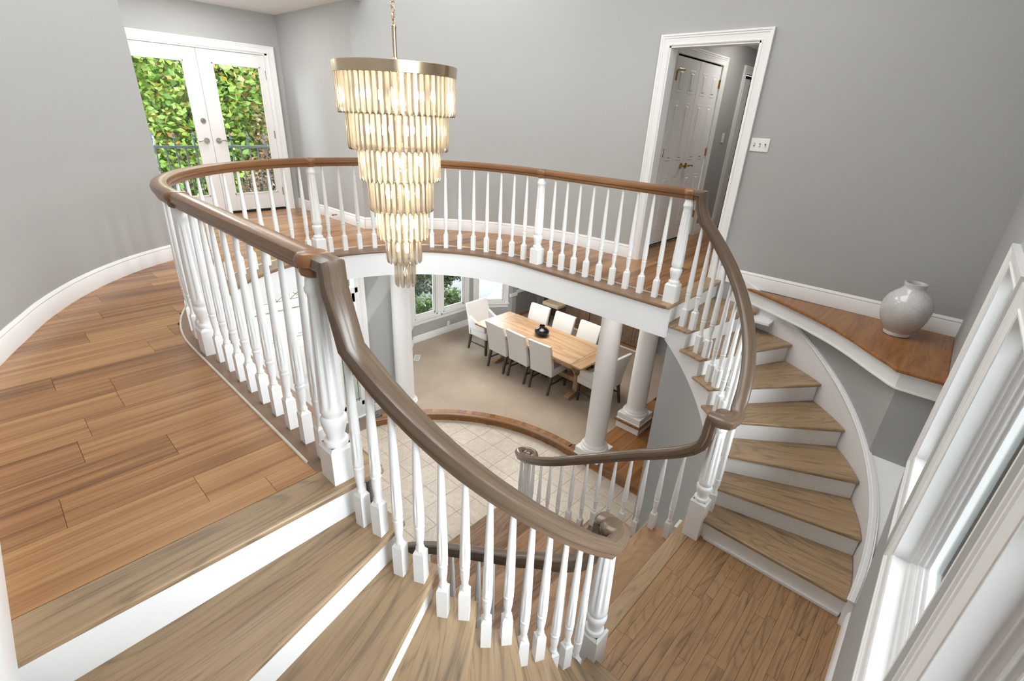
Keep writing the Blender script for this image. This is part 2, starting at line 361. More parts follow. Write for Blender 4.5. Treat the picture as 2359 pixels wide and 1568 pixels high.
# ---------------------------------------------------------------- levels and plan
RISE = .174
ZL = -8 * RISE            # landing
ZF = -17 * RISE           # foyer tile
ZD = -2.84                # dining floor, one step up
RW = 1.54                 # rail radius of the well
CEIL = 3.40
YW = lambda x: -3.45 + .013 * x     # window wall face
TR = [(0, 2.545), (13, 2.525), (23, 2.497), (34, 2.485), (44, 2.487), (55, 2.505), (67, 2.53), (90, 2.53)]
TL = [(0, 2.53), (5, 2.50), (9, 2.465), (12, 2.44), (18, 2.405), (30, 2.395), (41, 2.405), (53, 2.42), (66, 2.42), (90, 2.42)]
def wallR(a): return smoothtab(TR, a)
def wallL(a): return smoothtab(TL, a)
ARC = [i * 3.0 for i in range(0, 23)] + [66.6]
right_face = [(2.545, YW(2.5)), (2.545, -.001)] + [(wallR(a) * math.cos(R(a)), wallR(a) * math.sin(R(a))) for a in ARC[1:]]
left_face = [(-2.53, YW(-2.5)), (-2.53, -.001)] + [(-wallL(a) * math.cos(R(a)), wallL(a) * math.sin(R(a))) for a in ARC[1:-2]] + [(-1.087, 2.162)]
ALC = (right_face[-1][0], left_face[-1][0])    # alcove right and left x
YFR = 4.13

def offset(poly, d):
    out = []
    for k, p in enumerate(poly):
        a = poly[max(0, k - 1)]; b = poly[min(len(poly) - 1, k + 1)]
        t = Vector((b[0] - a[0], b[1] - a[1])).normalized(); out.append((p[0] + t.y * d, p[1] - t.x * d))
    return out

# ---------------------------------------------------------------- upper walls
# right wall: solid with a door opening (y -1.496 .. -.676, z < 2.034)
DY0, DY1, DH = -1.496, -.676, 2.034
mb = MB()
mb.box(2.545, 2.665, YW(2.5), DY0, -.30, CEIL); mb.box(2.545, 2.665, DY1, 0, -.30, CEIL); mb.box(2.545, 2.665, DY0, DY1, DH, CEIL)
arc = right_face[1:]; mb.strip(arc, offset(arc, .12), -.30, CEIL)
struct('wall_right', mb, 'wall', 'tall grey curved stair hall wall with the cased doorway and light switch', 'wall', 40)
mb = MB(); arc = left_face; mb.strip(arc, offset(arc, -.12), -.30, CEIL)
struct('wall_left', mb, 'wall', 'tall grey curved stair hall wall on the left above the plank floor', 'wall', 40)
# alcove with the french doors
mb = MB(); mb.box(ALC[0], ALC[0] + .12, right_face[-1][1], YFR + .14, -.3, 2.42); struct('wall_alcove_right', mb, 'wall', 'grey side wall of the balcony alcove right of the french doors', 'wall')
mb = MB(); mb.box(ALC[1] - .12, ALC[1], left_face[-1][1], YFR + .14, -.3, 2.42); struct('wall_alcove_left', mb, 'wall', 'hidden grey side wall of the balcony alcove left of the french doors', 'wall')
mb = MB(); mb.box(ALC[1] - .12, -.83, YFR, YFR + .14, -.3, 2.42); mb.box(.83, ALC[0] + .12, YFR, YFR + .14, -.3, 2.42); mb.box(-.83, .83, YFR, YFR + .14, 1.97, 2.42); mb.box(-.83, .83, YFR, YFR + .14, -.3, -.02)
struct('wall_front_upper', mb, 'wall', 'grey wall around the white french doors', 'wall')
mb = MB(); mb.box(ALC[1] - .12, ALC[0] + .12, 2.0, YFR + .14, 2.42, 2.5)
aa = [(-1.08 + i * .1, 2.2 + .30 * (1 - ((-1.08 + i * .1) / 1.08) ** 2)) for i in range(22)]
struct('ceiling_alcove', mb, 'ceil', 'low white ceiling over the french door alcove', 'ceiling')
mb = MB(); mb.strip([(a, b - .02) for a, b in aa], [(a, b + .10) for a, b in aa], 2.5, CEIL); struct('wall_header', mb, 'wall', 'grey curved wall strip above the alcove opening', 'wall', 40)
mb = MB(); mb.box(-2.7, 2.7, -3.6, 2.7, CEIL, CEIL + .1); struct('ceiling_hall', mb, 'ceil', 'high white ceiling over the open stair well', 'ceiling')
# baseboards
mb = MB(); baseboard(mb, [(2.545, YW(2.5)), (2.545, DY0 - .09)], 1); struct('baseboard_right', mb, 'white', 'white baseboard on the right wall along the vase ledge', 'baseboard', 30)
mb = MB(); baseboard(mb, [(2.545, DY1 + .09)] + right_face[1:], 1); struct('baseboard_right_curve', mb, 'white', 'white baseboard bending along the curved wall left of the doorway', 'baseboard', 30)
mb = MB(); baseboard(mb, left_face, -1); struct('baseboard_left', mb, 'white', 'white baseboard sweeping along the curved left wall', 'baseboard', 30)
mb = MB(); baseboard(mb, [right_face[-1], (ALC[0], YFR)], 1); struct('baseboard_alcove', mb, 'white', 'white baseboard on the alcove wall beside the french doors', 'baseboard', 30)
# door stop on that baseboard
tag(MB().tube((ALC[0] - .012, 3.0, .07), (ALC[0] - .07, 3.0, .07), .006).tube((ALC[0] - .07, 3.0, .07), (ALC[0] - .085, 3.0, .07), .011).build('door_stop', 'slot'), 'small dark door stop on the alcove baseboard', 'door stop')

# ---------------------------------------------------------------- upper plank floor
YC = [-1.473 + .191 * i for i in range(-1, 31)]
def flo(x): return math.sqrt(max(0, 1.612 ** 2 - x * x)) if abs(x) < 1.612 else -9
def fhi(x):
    if ALC[1] - .05 < x < ALC[0] + .05: return YFR + .02
    return math.sqrt(max(0, 2.50 ** 2 - x * x)) if abs(x) < 2.50 else 0.0
floor = MB(); 
fl_in = [(1.60, -1.46), (1.60, 0)] + [(1.60 * math.cos(R(a)), 1.60 * math.sin(R(a))) for a in range(5, 176, 5)] + [(-1.60, 0), (-1.60, -1.58)]
fl_out = [(2.66, -1.46), (2.66, 0)] + [(2.55 * math.cos(R(a)), 2.55 * math.sin(R(a))) for a in range(5, 176, 5)] + [(-2.56, 0), (-2.56, -1.58)]
floor.strip(fl_in, fl_out, -.04, -.0125); floor.box(ALC[1], ALC[0], 2.3, YFR + .05, -.04, -.0125); floor.box(2.66, 6.0, -1.60, -.34, -.04, -.0125)
M['seam'] = plain('dark_seam', (.05, .03, .018), .8)
FLO = struct('floor_upper', floor, 'seam', 'upper hall floor of brown wood planks around the stair well', 'floor')
def plank_poly(xa, xb, y0, y1, clip=True):
    if not clip or xa > 2.4: return [(xa, y0), (xb, y0), (xb, y1), (xa, y1)]
    n = max(2, int((xb - xa) / .03)); lo = []; hi = []
    xs = sorted([xa + (xb - xa) * i / n for i in range(n + 1)] + [q for q in (-1.6125, -1.6115, -1.607, -1.60, -1.59, 1.59, 1.60, 1.607, 1.6115, 1.6125, ALC[0] + .049, ALC[1] - .049) if xa < q < xb])
    n = len(xs) - 1
    for x in xs:
        a = max(y0, flo(x)); b = min(y1, fhi(x))
        if b - a > .002: lo.append((x, a)); hi.append((x, b))
    if len(lo) < 2: return None
    if len(lo) == n + 1 and all(abs(p[1] - y0) < 1e-6 for p in lo) and all(abs(p[1] - y1) < 1e-6 for p in hi): return [(xa, y0), (xb, y0), (xb, y1), (xa, y1)]
    return lo + hi[::-1]
def plank(parent, poly, z, mat, name='plank', th=.012):
    if not poly: return
    cx = sum(p[0] for p in poly) / len(poly); cy = sum(p[1] for p in poly) / len(poly)
    q = [(p[0] - cx, p[1] - cy) for p in poly]
    g = .0007; q = [(x - math.copysign(min(g, abs(x)), x), y - math.copysign(min(g, abs(y)), y)) for x, y in q]
    MB().prism(q, -th, 0).build(name, mat, parent, loc=(cx, cy, z))
rj = random.Random(3)
JL = {0: [-1.773], 1: [-1.972], 2: [-2.354], 3: [-1.969], 4: [-2.25]}
for i, y0 in enumerate(YC[:-1]):
    y1 = YC[i + 1]
    if y0 > YFR: break
    # left strip
    if y1 <= .25:
        a0 = -1.592 if i == 0 else y0
        lim = 1.612 if y1 <= 0 else 1.40
        xs = [-2.545] + JL.get(i, [-2.5 + rj.uniform(.15, .8)]) + [-lim]
        for xa, xb in zip(xs[:-1], xs[1:]): plank(FLO, plank_poly(xa, xb, a0, y1), 0, 'plank')
        if i > 0:
            end = 2.66 if (y0 > DY0 - .12 and y0 < DY1) else 2.55
            ja = 1.612 + rj.uniform(.2, .8)
            for xa, xb in ((lim, ja), (ja, end)): plank(FLO, plank_poly(xa, xb, y0, y1, xb < 2.5), 0, 'plank')
        if y0 < 0 < y1 and False: pass
    else:
        xs = [-2.6]; x = -2.6 + rj.uniform(.3, 1.2)
        while x < 2.5: xs.append(x); x += rj.uniform(.9, 1.5)
        xs.append(2.6)
        for xa, xb in zip(xs[:-1], xs[1:]): plank(FLO, plank_poly(xa, xb, y0, y1), 0, 'plank')
# corridor planks beyond the doorway
for i in range(6):
    y0 = -1.60 + .19 * i; y1 = min(-.47, y0 + .19); xs = [2.662, 3.3 + rj.uniform(0, .6), 4.6 + rj.uniform(0, .5), 6.0]
    for xa, xb in zip(xs[:-1], xs[1:]): plank(FLO, [(xa, y0), (xb, y0), (xb, y1), (xa, y1)], 0, 'plank')

# well edge: nosing board, pale strip and white fascia
def upath(o, yr, yl, step=4):
    return [(o, yr), (o, yr / 2), (o, 0)] + [(o * math.cos(R(a)), o * math.sin(R(a))) for a in range(step, 180, step)] + [(-o, 0), (-o, yl / 2), (-o, yl)]
NR, NL = -1.64, -1.755
mb = MB()
prof = [(0, -.028), (.215, -.028), (.218, -.020), (.218, -.008), (.214, 0), (0, 0)]
P = upath(1.612, NR + .03, NL + .03); mb.sweep([(x, y, .001) for x, y in P], [(-u, w) for u, w in prof])
struct('trim_well_edge', mb, 'nose', 'brown oak nosing board running round the open well under the balusters', 'trim', 30)
mb = MB(); P = upath(1.614, NR + .17, NL + .25); mb.sweep([(x, y, 0) for x, y in P], [(-.006, 0), (.006, 0), (.005, .007), (0, .010), (-.005, .007)])
struct('trim_floor_strip', mb, plain('cream_strip', (.72, .66, .57), .5), 'thin cream strip between plank floor and nosing board', 'trim', 30)
mb = MB(); P = upath(1.45, NR, NL); mb.sweep([(x, y, 0) for x, y in P], [(0, -.028), (-.03, -.028), (-.03, -.285), (.006, -.285), (.008, -.275), (.008, -.262), (0, -.256)])
struct('trim_well_fascia', mb, 'white', 'white curved fascia band around the stair well opening', 'fascia', 30)
# first floor ceiling (soffit) outside the well
mb = MB(); I = upath(1.47, NR, NL); o_ = [(3.2, NR), (3.2, NR / 2), (3.2, 0)] + [(3.2 * math.cos(R(a)), 3.2 * math.sin(R(a))) for a in range(4, 180, 4)] + [(-3.2, 0), (-3.2, NL / 2), (-3.2, NL)]
mb.strip(I, o_, -.275, -.255); mb.box(2.3, 6.4, -2.2, 4.5, -.24, -.22)
struct('ceiling_lower', mb, 'ceil', 'white ceiling below the balcony over foyer and dining room', 'ceiling')

# ---------------------------------------------------------------- stair flights
RS = [(0, 1.85), (12, 1.845), (25, 1.815), (38, 1.787), (51, 1.772), (64, 1.76), (77, 1.752), (90, 1.746)]
class Side:
    pass
SR = Side(); SR.s = 1; SR.cy = -1.66; SR.t0 = -.9; SR.dt = 12.95; SR.rin = .765; SR.rr = .84
SLf = Side(); SLf.s = -1; SLf.cy = -1.72; SLf.t0 = 2.0; SLf.dt = 12.57; SLf.rin = .745; SLf.rr = .858
def rout(sd, th): return interp(RS, th) - (.06 * math.sin(R(max(0, th))) if sd.s < 0 else 0)
def dirv(sd, th): return Vector((sd.s * math.cos(R(th)), -math.sin(R(th)), 0))
def downv(sd, th): return Vector((-sd.s * math.sin(R(th)), -math.cos(R(th)), 0))   # downstairs
def pol(sd, r, th): return Vector((sd.s * .69, sd.cy, 0)) + dirv(sd, th) * r
def railp(sd, th, r=None):
    r = r or (sd.rr - (.027 * max(0, th - 40) / 35 if sd.s < 0 else 0)); return (sd.s * (.69 + r * math.cos(R(th))), -1.66 - r * math.sin(R(th)))
def railz(th): return .828 - .01353 * th
def flight(sd, label, nm):
    root = thing('stair_flight', label, 'staircase', (sd.s * .69, sd.cy, 0))
    c = Vector((sd.s * .69, sd.cy, 0))
    for k in range(1, 8):
        tk = sd.t0 + sd.dt * k; tp = sd.t0 + sd.dt * (k - 1); z = -RISE * k
        mid = (tk + tp) / 2; a = dirv(sd, mid); ang = math.atan2(a.y, a.x)
        pts = [pol(sd, sd.rin, tk), pol(sd, rout(sd, tk) - .002, tk)]
        n = 5
        for i in range(1, n + 1):
            t = tk + (tp - tk) * i / n; pts.append(pol(sd, rout(sd, t) - .002, t))
        back = -.045 * 1.0
        pts[-1] = pts[-1] + downv(sd, tp) * back
        pts.append(pol(sd, sd.rin, tp) + downv(sd, tp) * back)
        for i in range(1, n): t = tp + (tk - tp) * i / n; pts.append(pol(sd, sd.rin, t))
        ca, sa = math.cos(-ang), math.sin(-ang)
        q = [((p.x - c.x) * ca - (p.y - c.y) * sa, (p.x - c.x) * sa + (p.y - c.y) * ca) for p in pts]
        MB().prism(q, -.028, 0).build('tread', 'oak', root, bevel=.009, loc=(0, 0, z), rz=ang)
    for k in range(1, 9):
        tp = sd.t0 + sd.dt * (k - 1); d = dirv(sd, tp); dn = downv(sd, tp)
        f = c + dn * -.03
        mb = MB(); mb.frame(f - c, d, dn); r0 = sd.rin + .035
        mb.box(r0, rout(sd, tp) - .004, -.018, 0, -RISE * k, -RISE * (k - 1) - .026)
        mb.build('riser', 'white', root)
    # shoe moulding on the landing
    tp = sd.t0 + sd.dt * 7; mb = MB(); mb.frame((dirv(sd, tp) * 0) + downv(sd, tp) * -.03, dirv(sd, tp), downv(sd, tp))
    mb.prism([(sd.rin + .1, 0), (rout(sd, tp) - .01, 0), (rout(sd, tp) - .01, .016), (sd.rin + .1, .016)], ZL, ZL + .02); mb.build('shoe_moulding', 'white', root)
    # inner (well side) stringer, stepped under the treads
    mb = MB()
    for k in range(1, 9):
        ta = sd.t0 + sd.dt * (k - 1) - 2.2; tb = sd.t0 + sd.dt * k - 2.2
        if k == 8: tb = 90
        A = []; B = []; z0 = []; z1 = []
        for i in range(5):
            t = ta + (tb - ta) * i / 4; p = pol(sd, sd.rin + .035, t) - c; q = pol(sd, sd.rin + .075, t) - c
            A.append((p.x, p.y)); B.append((q.x, q.y)); z0.append(-RISE * (t - sd.t0) / sd.dt - .36); z1.append(-RISE * k - (.027 if k < 8 else .002))
        mb.strip(A, B, z0, z1)
    mb.build('stringer', 'white', root, smooth=40)
    # outer stringer with a moulded cap
    mb = MB(); A = []; B = []; z0 = []; z1 = []; cap = []
    for i in range(41):
        t = 2 + (91 - 2) * i / 40; p = pol(sd, rout(sd, t), t) - c; q = pol(sd, rout(sd, t) + .035, t) - c
        A.append((p.x, p.y)); B.append((q.x, q.y)); zn = -RISE * (t - sd.t0) / sd.dt
        z0.append(zn - .35); zz = zn + interp([(0, .145), (75, .145), (88, .10), (91, .055)], t); z1.append(zz); cap.append((*(pol(sd, rout(sd, t) + .016, t) - c).xy, zz))
    mb.strip(A, B, z0, z1); mb.build('outer_stringer', 'white', root, smooth=40)
    mb = MB(); pr = [(-.024, -.012), (.024, -.012), (.026, -.004), (.020, .006), (.012, .003), (.008, .012), (-.012, .012), (-.016, .004), (-.024, .006)]
    mb.sweep(cap[8:], pr); mb.build('stringer_cap', 'white', root, smooth=35)
    return root
flight(SR, 'curved upper stair flight on the right with grey oak treads and white risers', 'right')
flight(SLf, 'curved upper stair flight in the left foreground with grey oak treads and white risers', 'left')

# stair head boards
for sd, yb in ((SR, NR + .17), (SLf, NL + .165)):
    yn = NR if sd.s > 0 else NL; x0, x1 = 1.40, 2.545
    mb = MB(); w = (x1 - x0)
    mb.prism([(0, 0), (w, 0), (w, yb - yn), (0, yb - yn)], -.028, .0015)
    o = mb.build('trim_stair_head', 'oak', None, bevel=.009, loc=(x0 if sd.s > 0 else -x1, yn, 0))
    tag(o, 'oak stair head board at the top of the right flight' if sd.s > 0 else 'wide oak stair head board at the top of the left flight', 'trim', None, 'structure')

# ledges at upper floor level outside the curved flights (vase ledge on the right, its twin under the camera)
def ledge(s, label, lab2, lab3):
    sd = SR if s > 0 else SLf
    c = (s * .69, -1.66)
    RN = [(0, 1.86), (8, 1.83), (14, 1.775), (22, 1.725), (32, 1.692), (44, 1.678), (53, 1.678), (62, 1.73), (70, 1.75)]
    th0, th1 = 7.0, 61.5
    edge = []
    for i in range(25):
        t = th0 + (th1 - th0) * i / 24; r = smoothtab(RN, t); edge.append((s * min(2.54, .69 + r * math.cos(R(t))), -1.66 - r * math.sin(R(t))))
    xe = 1.515
    poly = edge + [(s * xe, YW(s * xe))] + [(s * 2.545, YW(s * 2.5))]
    cx, cy = s * 2.2, -2.9
    MBp = MB().prism([(p[0] - cx, p[1] - cy) for p in poly], -.028, .001)
    o = MBp.build('trim_ledge_board', 'ledge', None, bevel=.009, loc=(cx, cy, 0)); tag(o, label, 'ledge', None, 'structure')
    fe = [(x + (s * .03) * math.cos(R(th0 + (th1 - th0) * i / 24)), y - .03 * math.sin(R(th0 + (th1 - th0) * i / 24))) for i, (x, y) in enumerate(edge)]
    fe = [(s * min(2.543, abs(x)), y) for x, y in fe]
    fe[-1] = (s * (xe + .03), fe[-1][1])
    mb = MB(); go = offset(fe, -.03 * s)
    mb.strip(fe, go, -.15, -.028)
    mb.box(*sorted((s * (xe + .03), s * (xe + .06))), YW(0), fe[-1][1], -.15, -.028)
    rim = [(x, y, -.15) for x, y in fe] + [(s * (xe + .03), YW(0), -.15)]
    mb.sweep(rim, [(-.006, 0), (.006, 0), (.006, .012), (-.006, .012)])
    tag(mb.build('trim_ledge_fascia', 'white', None, 40), lab2, 'fascia', None, 'structure')
    mb = MB(); w0 = []; w1 = []
    for i in range(25):
        t = 10 + (60.3 - 10) * i / 24; rr_ = rout(sd, t) + .024; p = pol(sd, rr_, t); q = pol(sd, rr_ + .03, t)
        w0.append((s * min(abs(p.x), 2.543), p.y)); w1.append((s * min(abs(q.x), 2.56), q.y))
    mb.strip(w0, w1, -1.3, -.15); mb.box(*sorted((w0[-1][0], w0[-1][0] + s * .03)), YW(0) - .05, w0[-1][1], -1.3, -.15)
    tag(mb.build('wall_niche' + ('_right' if s > 0 else '_left'), 'wall', None, 40), lab3, 'wall', None, 'structure')
    # sloping infill between the outer stringer cap and the window wall
    mb = MB(); A = []; B = []; z = []
    for i in range(13):
        t = 56 + (90 - 56) * i / 12; p = pol(sd, rout(sd, t) + .03, t); A.append((p.x, p.y)); B.append((p.x, YW(p.x))); z.append(-RISE * (t - sd.t0) / sd.dt + interp([(0, .135), (75, .135), (90, .06)], t))
    mb.strip(A, B, [q - .02 for q in z], z)
    return tag(mb.build('trim_infill' + ('_right' if s > 0 else '_left'), 'white', None, 40), lab3.replace('grey wall', 'white sloping infill'), 'trim', None, 'structure')
ledge(1, 'warm brown oak ledge carrying the white vase', 'white fascia under the vase ledge', 'grey wall of the niche below the vase ledge')
ledge(-1, 'brown oak ledge beside the left flight, tip at the lower left', 'white fascia under the left oak ledge', 'grey wall of the niche below the left ledge')

# ---------------------------------------------------------------- landing
mb = MB(); mb.box(-.78, .78, -3.445, -2.36, ZL - .03, ZL - .0125)
LND = struct('floor_landing', mb, 'seam', 'stair landing of grey brown oak strips between the flights', 'floor')
mb = MB().box(0, 1.60, 0, .105, -.028, 0); o = mb.build('nosing_board', 'oak', LND, bevel=.009, loc=(-.80, -2.441 + .002, ZL), rz=0); o.location.y = -2.441
y = -2.4415; k = 0; rl = random.Random(11)
while y > -3.435:
    y1 = max(y - .0572, -3.44); x = -.745; xs = [x]; nx = x + rl.uniform(.15, .7)
    while nx < .66: xs.append(nx); nx += rl.uniform(.35, .85)
    xs.append(.745)
    for xa, xb in zip(xs[:-1], xs[1:]): plank(LND, [(xa, y1), (xb, y1), (xb, y), (xa, y)], ZL, 'oak_strip', 'strip_plank')
    y = y1; k += 1
mb = MB(); baseboard(mb, [(-.69, YW(-.7)), (.69, YW(.7))], 1, ZL); struct('baseboard_landing', mb, 'white', 'white baseboard along the landing under the stair windows', 'baseboard', 30)
tag(MB().box(-.06, .06, -.008, 0, -.036, .036).build('floor_outlet', 'plastic', loc=(-.42, YW(-.42) + .024, ZL + .06)), 'small white outlet plate on the landing baseboard', 'outlet')

# ---------------------------------------------------------------- lower straight flight
NY = [-2.336 + .2585 * k for k in range(9)]
low = thing('stair_flight', 'straight lower stair flight of brown oak running down to the foyer', 'staircase', (0, -2.336, ZL))
HW = [0, .77, .77, .77, .77, .78, .82, .90, 1.02]
for k in range(1, 9):
    y0 = NY[k - 1] - .01 + .0; y1 = NY[k]; h = HW[k]; z = ZL - RISE * k
    if k < 8: poly = [(-h, y0 - .03), (h, y0 - .03), (h, y1), (-h, y1)]
    else:
        poly = [(-h, y0 - .03), (h, y0 - .03)] + [(1.06 + .20 * math.cos(R(a)), y0 + .115 + .17 * math.sin(R(a))) for a in range(-80, 91, 20)] + [(-1.06 - .20 * math.cos(R(a)), y0 + .115 + .17 * math.sin(R(a))) for a in range(90, -81, -20)]
    MB().prism([(x, yy + 2.336) for x, yy in poly], -.028, 0).build('tread', 'oak_low', low, bevel=.009, loc=(0, 0, z - ZL))
for k in range(1, 10):
    y1 = NY[k - 1] - .03; h = HW[min(8, max(1, k - 1))] - .03
    MB().box(-h, h, y1 - .018 + 2.336, y1 + 2.336, -RISE * k, -RISE * (k - 1) - .026).build('riser', 'oak_low', low)
for s in (-1, 1):
    mb = MB()
    for k in range(1, 9):
        x0, x1 = sorted((s * (HW[k] - .075), s * (HW[k] - .035))); mb.box(x0, x1, NY[k - 1] - .04 + 2.336, NY[k] - .03 + 2.336, ZF - ZL, -RISE * k - .027)
    mb.build('side_panel', 'white', low)

# walls under the curved flights
for sd, nm in ((SR, 'right'), (SLf, 'left')):
    mb = MB(); A = []; B = []; z1 = []
    for i in range(31):
        t = -1 + (93 + 1) * i / 30; p = pol(sd, sd.rin + .04, t); q = pol(sd, sd.rin + .10, t); A.append((p.x, p.y)); B.append((q.x, q.y)); z1.append(-RISE * max(0, t - sd.t0) / sd.dt - .34)
    mb.strip(A, B, ZF - .1, z1)
    e0, e1 = A[0], (sd.s * 2.6, A[0][1])
    mb.box(*sorted((A[0][0], e1[0])), A[0][1] - .06, A[0][1], ZF - .1, -.256)
    struct('wall_under_stair_' + nm, mb, 'wall', f'grey curved wall carrying the {nm} upper flight', 'wall', 40)
    mb = MB(); x0, x1 = sorted((sd.s * .70, sd.s * .80)); mb.box(x0, x1, -2.52, -2.31, ZF, ZL - .03); struct('trim_landing_' + nm, mb, 'white', f'white landing edge post under the {nm} landing newel', 'trim')

# ---------------------------------------------------------------- window wall
WZ0, WZ1 = -.38, .81     # glass opening of the stair windows (inside casing)
WINS = [(1.16, .45), (.16, -.84), (-1.08, -2.0)]
DW = Vector((1, .013, 0)).normalized(); NWv = Vector((-.013, 1, 0)).normalized()
WO = (0, -3.45, 0)
mb = MB(); mb.frame(WO, DW, NWv)
mb.box(-2.68, 2.72, -.2, 0, ZF - .1, WZ0); mb.box(-2.68, 2.72, -.2, 0, WZ1, 1.32); mb.box(-2.68, 2.72, -.2, 0, 3.08, CEIL); mb.box(.16, 2.72, -.2, 0, 1.32, 3.08); mb.box(-1.08, -.84, -.2, 0, 1.32, 3.08); mb.box(-2.68, -2.0, -.2, 0, 1.32, 3.08)
for a, b in ((1.16, 2.72), (.16, .45), (-1.08, -.84), (-2.68, -2.0)): mb.box(a, b, -.2, 0, WZ0, WZ1)
struct('wall_window', mb, 'wall', 'pale grey wall holding the tall white stair windows on the right edge', 'wall')
mb = MB(); baseboard(mb, [(1.56, YW(1.56)), (2.545, YW(2.5))], -1); struct('baseboard_window_wall', mb, 'white', 'short white baseboard behind the vase at the window wall', 'baseboard', 30)
WUP = [(.16, -.84, 'upper transom window above the middle stair window'), (-1.08, -2.0, 'upper transom window above the near stair window')]
wl = ['far narrow stair window nearest the vase ledge', 'middle stair window showing green glass and shrubs', 'near stair window casing crossing the lower right corner']
def frame_rect(mb, xa, xb, z0, z1, t, y0, y1):
    mb.box(xb, xb + t, y0, y1, z0, z1); mb.box(xa - t, xa, y0, y1, z0, z1); mb.box(xb + t, xa - t, y0, y1, z0, z0 + t); mb.box(xb + t, xa - t, y0, y1, z1 - t, z1)
for i, (xa, xb) in enumerate(WINS):
    w = setup_parent('window_%d' % (i + 1), wl[i], 'window')
    cx = (xa + xb) / 2; ww = xa - xb; o = Vector(WO) + DW * cx
    mb = MB(); casing(mb, o + Vector((0, 0, WZ0)), -DW, NWv, ww, WZ1 - WZ0, .09, False, .024); mb.build('casing', 'white', w, smooth=25)
    mb = MB(); mb.frame(WO, DW, NWv); frame_rect(mb, xa, xb, WZ0, WZ1, .010, -.055, .010); mb.build('jamb', 'white', w)
    mb = MB(); mb.frame(WO, DW, NWv)
    frame_rect(mb, xa, xb, WZ0, WZ1, .022, -.15, -.055); frame_rect(mb, xa - .022, xb + .022, WZ0 + .022, WZ1 - .022, .018, -.15, -.075); frame_rect(mb, xa - .04, xb + .04, WZ0 + .04, WZ1 - .04, .012, -.15, -.092); frame_rect(mb, xa - .052, xb + .052, WZ0 + .052, WZ1 - .052, .010, -.15, -.11)
    mb.build('sash', 'white', w)
    mb = MB(); mb.frame(WO, DW, NWv); mb.box(xb + .05, xa - .05, -.134, -.130, WZ0 + .05, WZ1 - .05); mb.build('pane', 'glass', w)

for i, (xa, xb, lb) in enumerate(WUP):
    w = setup_parent('window_%d' % (8 + i), lb, 'window'); o = Vector(WO) + DW * ((xa + xb) / 2)
    mb = MB(); casing(mb, o + Vector((0, 0, 1.32)), -DW, NWv, xa - xb, 1.76, .09, False, .024); mb.build('casing', 'white', w, smooth=25)
    mb = MB(); mb.frame(WO, DW, NWv); frame_rect(mb, xa, xb, 1.32, 3.08, .05, -.15, -.04); mb.build('sash', 'white', w)
    mb = MB(); mb.frame(WO, DW, NWv); mb.box(xb + .05, xa - .05, -.134, -.130, 1.37, 3.03); mb.build('pane', 'glass', w)

# ---------------------------------------------------------------- balusters, newels and rails
def bal_flute(n, depth, z0, z1):
    def f(z, phi, r):
        if z0 <= z <= z1: return r - depth * max(0, math.cos(n * phi)) ** .7 if math.cos(n * phi) > 0 else r
        return r
    return f
BALM = {}
def baluster_mesh(L):
    key = round(L, 2)
    if key in BALM: return BALM[key]
    L = key; mb = MB(); b = .0222; c = .012
    mb.box(-b, b, -b, b, 0, .150)
    i0 = len(mb.v)
    bot = [mb.pt(p) for p in ((-b, -b, .15), (b, -b, .15), (b, b, .15), (-b, b, .15))]; top = [mb.pt(p) for p in ((-c, -c, .168), (c, -c, .168), (c, c, .168), (-c, c, .168))]
    for k in range(4): mb.f.append([bot[k], bot[(k + 1) % 4], top[(k + 1) % 4], top[k]])
    prof = [(.162, .016), (.168, .018), (.176, .017), (.182, .0135), (.20, .0145), (.235, .0185), (.262, .0195), (.272, .0185), (.276, .0205), (.284, .021), (.289, .0175), (.293, .0175), (.299, .021)]
    fl0, fl1 = .305, .305 + (L - .305) * .32
    prof += [(fl0, .0212), (fl0 + .012, .0212), ((fl0 + fl1) / 2, .0205), (fl1 - .012, .0192), (fl1, .019), (fl1 + (L - fl1) * .5, .0145), (L, .0095)]
    mb.lathe(prof, 24, (0, 0), bal_flute(8, .0032, fl0 + .006, fl1 - .006))
    me = mb.mesh('baluster', M['white'], 35); BALM[key] = me; return me
def newel_mesh(L, below=0.0, sc=1.12):
    mb = MB(); b = .046 * sc
    mb.box(-b, b, -b, b, -below, .150)
    bot = [mb.pt(p) for p in ((-b, -b, .15), (b, -b, .15), (b, b, .15), (-b, b, .15))]; c = .036 * sc; top = [mb.pt(p) for p in ((-c, -c, .166), (c, -c, .166), (c, c, .166), (-c, c, .166))]
    for k in range(4): mb.f.append([bot[k], bot[(k + 1) % 4], top[(k + 1) % 4], top[k]])
    prof = [(.16, .040), (.172, .043), (.184, .040), (.19, .032), (.20, .030), (.225, .036), (.26, .043), (.28, .0445), (.288, .041), (.294, .0355), (.302, .0355), (.312, .041), (.322, .0415)]
    f0, f1 = .335, L - .105
    prof += [(f0, .0415), (f0 + .02, .0412), ((f0 + f1) / 2, .0375), (f1 - .02, .0325), (f1, .0315), (L - .085, .031), (L - .075, .0365), (L - .062, .0375), (L - .055, .034), (L - .03, .031), (L, .026)]
    mb.lathe([(z, r * sc) for z, r in prof], 48, (0, 0), bal_flute(8, .007 * sc, f0 + .008, f1 - .008))
    return mb.mesh('newel_post', M['white'], 35)
RAILP = [(-.022, -.062), (.022, -.062), (.026, -.050), (.024, -.043), (.035, -.036), (.037, -.022), (.032, -.009), (.020, -.002), (.007, 0), (-.007, 0), (-.020, -.002), (-.032, -.009), (-.037, -.022), (-.035, -.036), (-.024, -.043), (-.026, -.050)]
RAILP = [(u * 1.24, w * 1.24) for u, w in RAILP]
HR = .925                       # level rail height
def put_bal(root, x, y, z, top, rz=0):
    link('baluster', baluster_mesh(top - z), root, loc=(x, y, z), rz=rz)

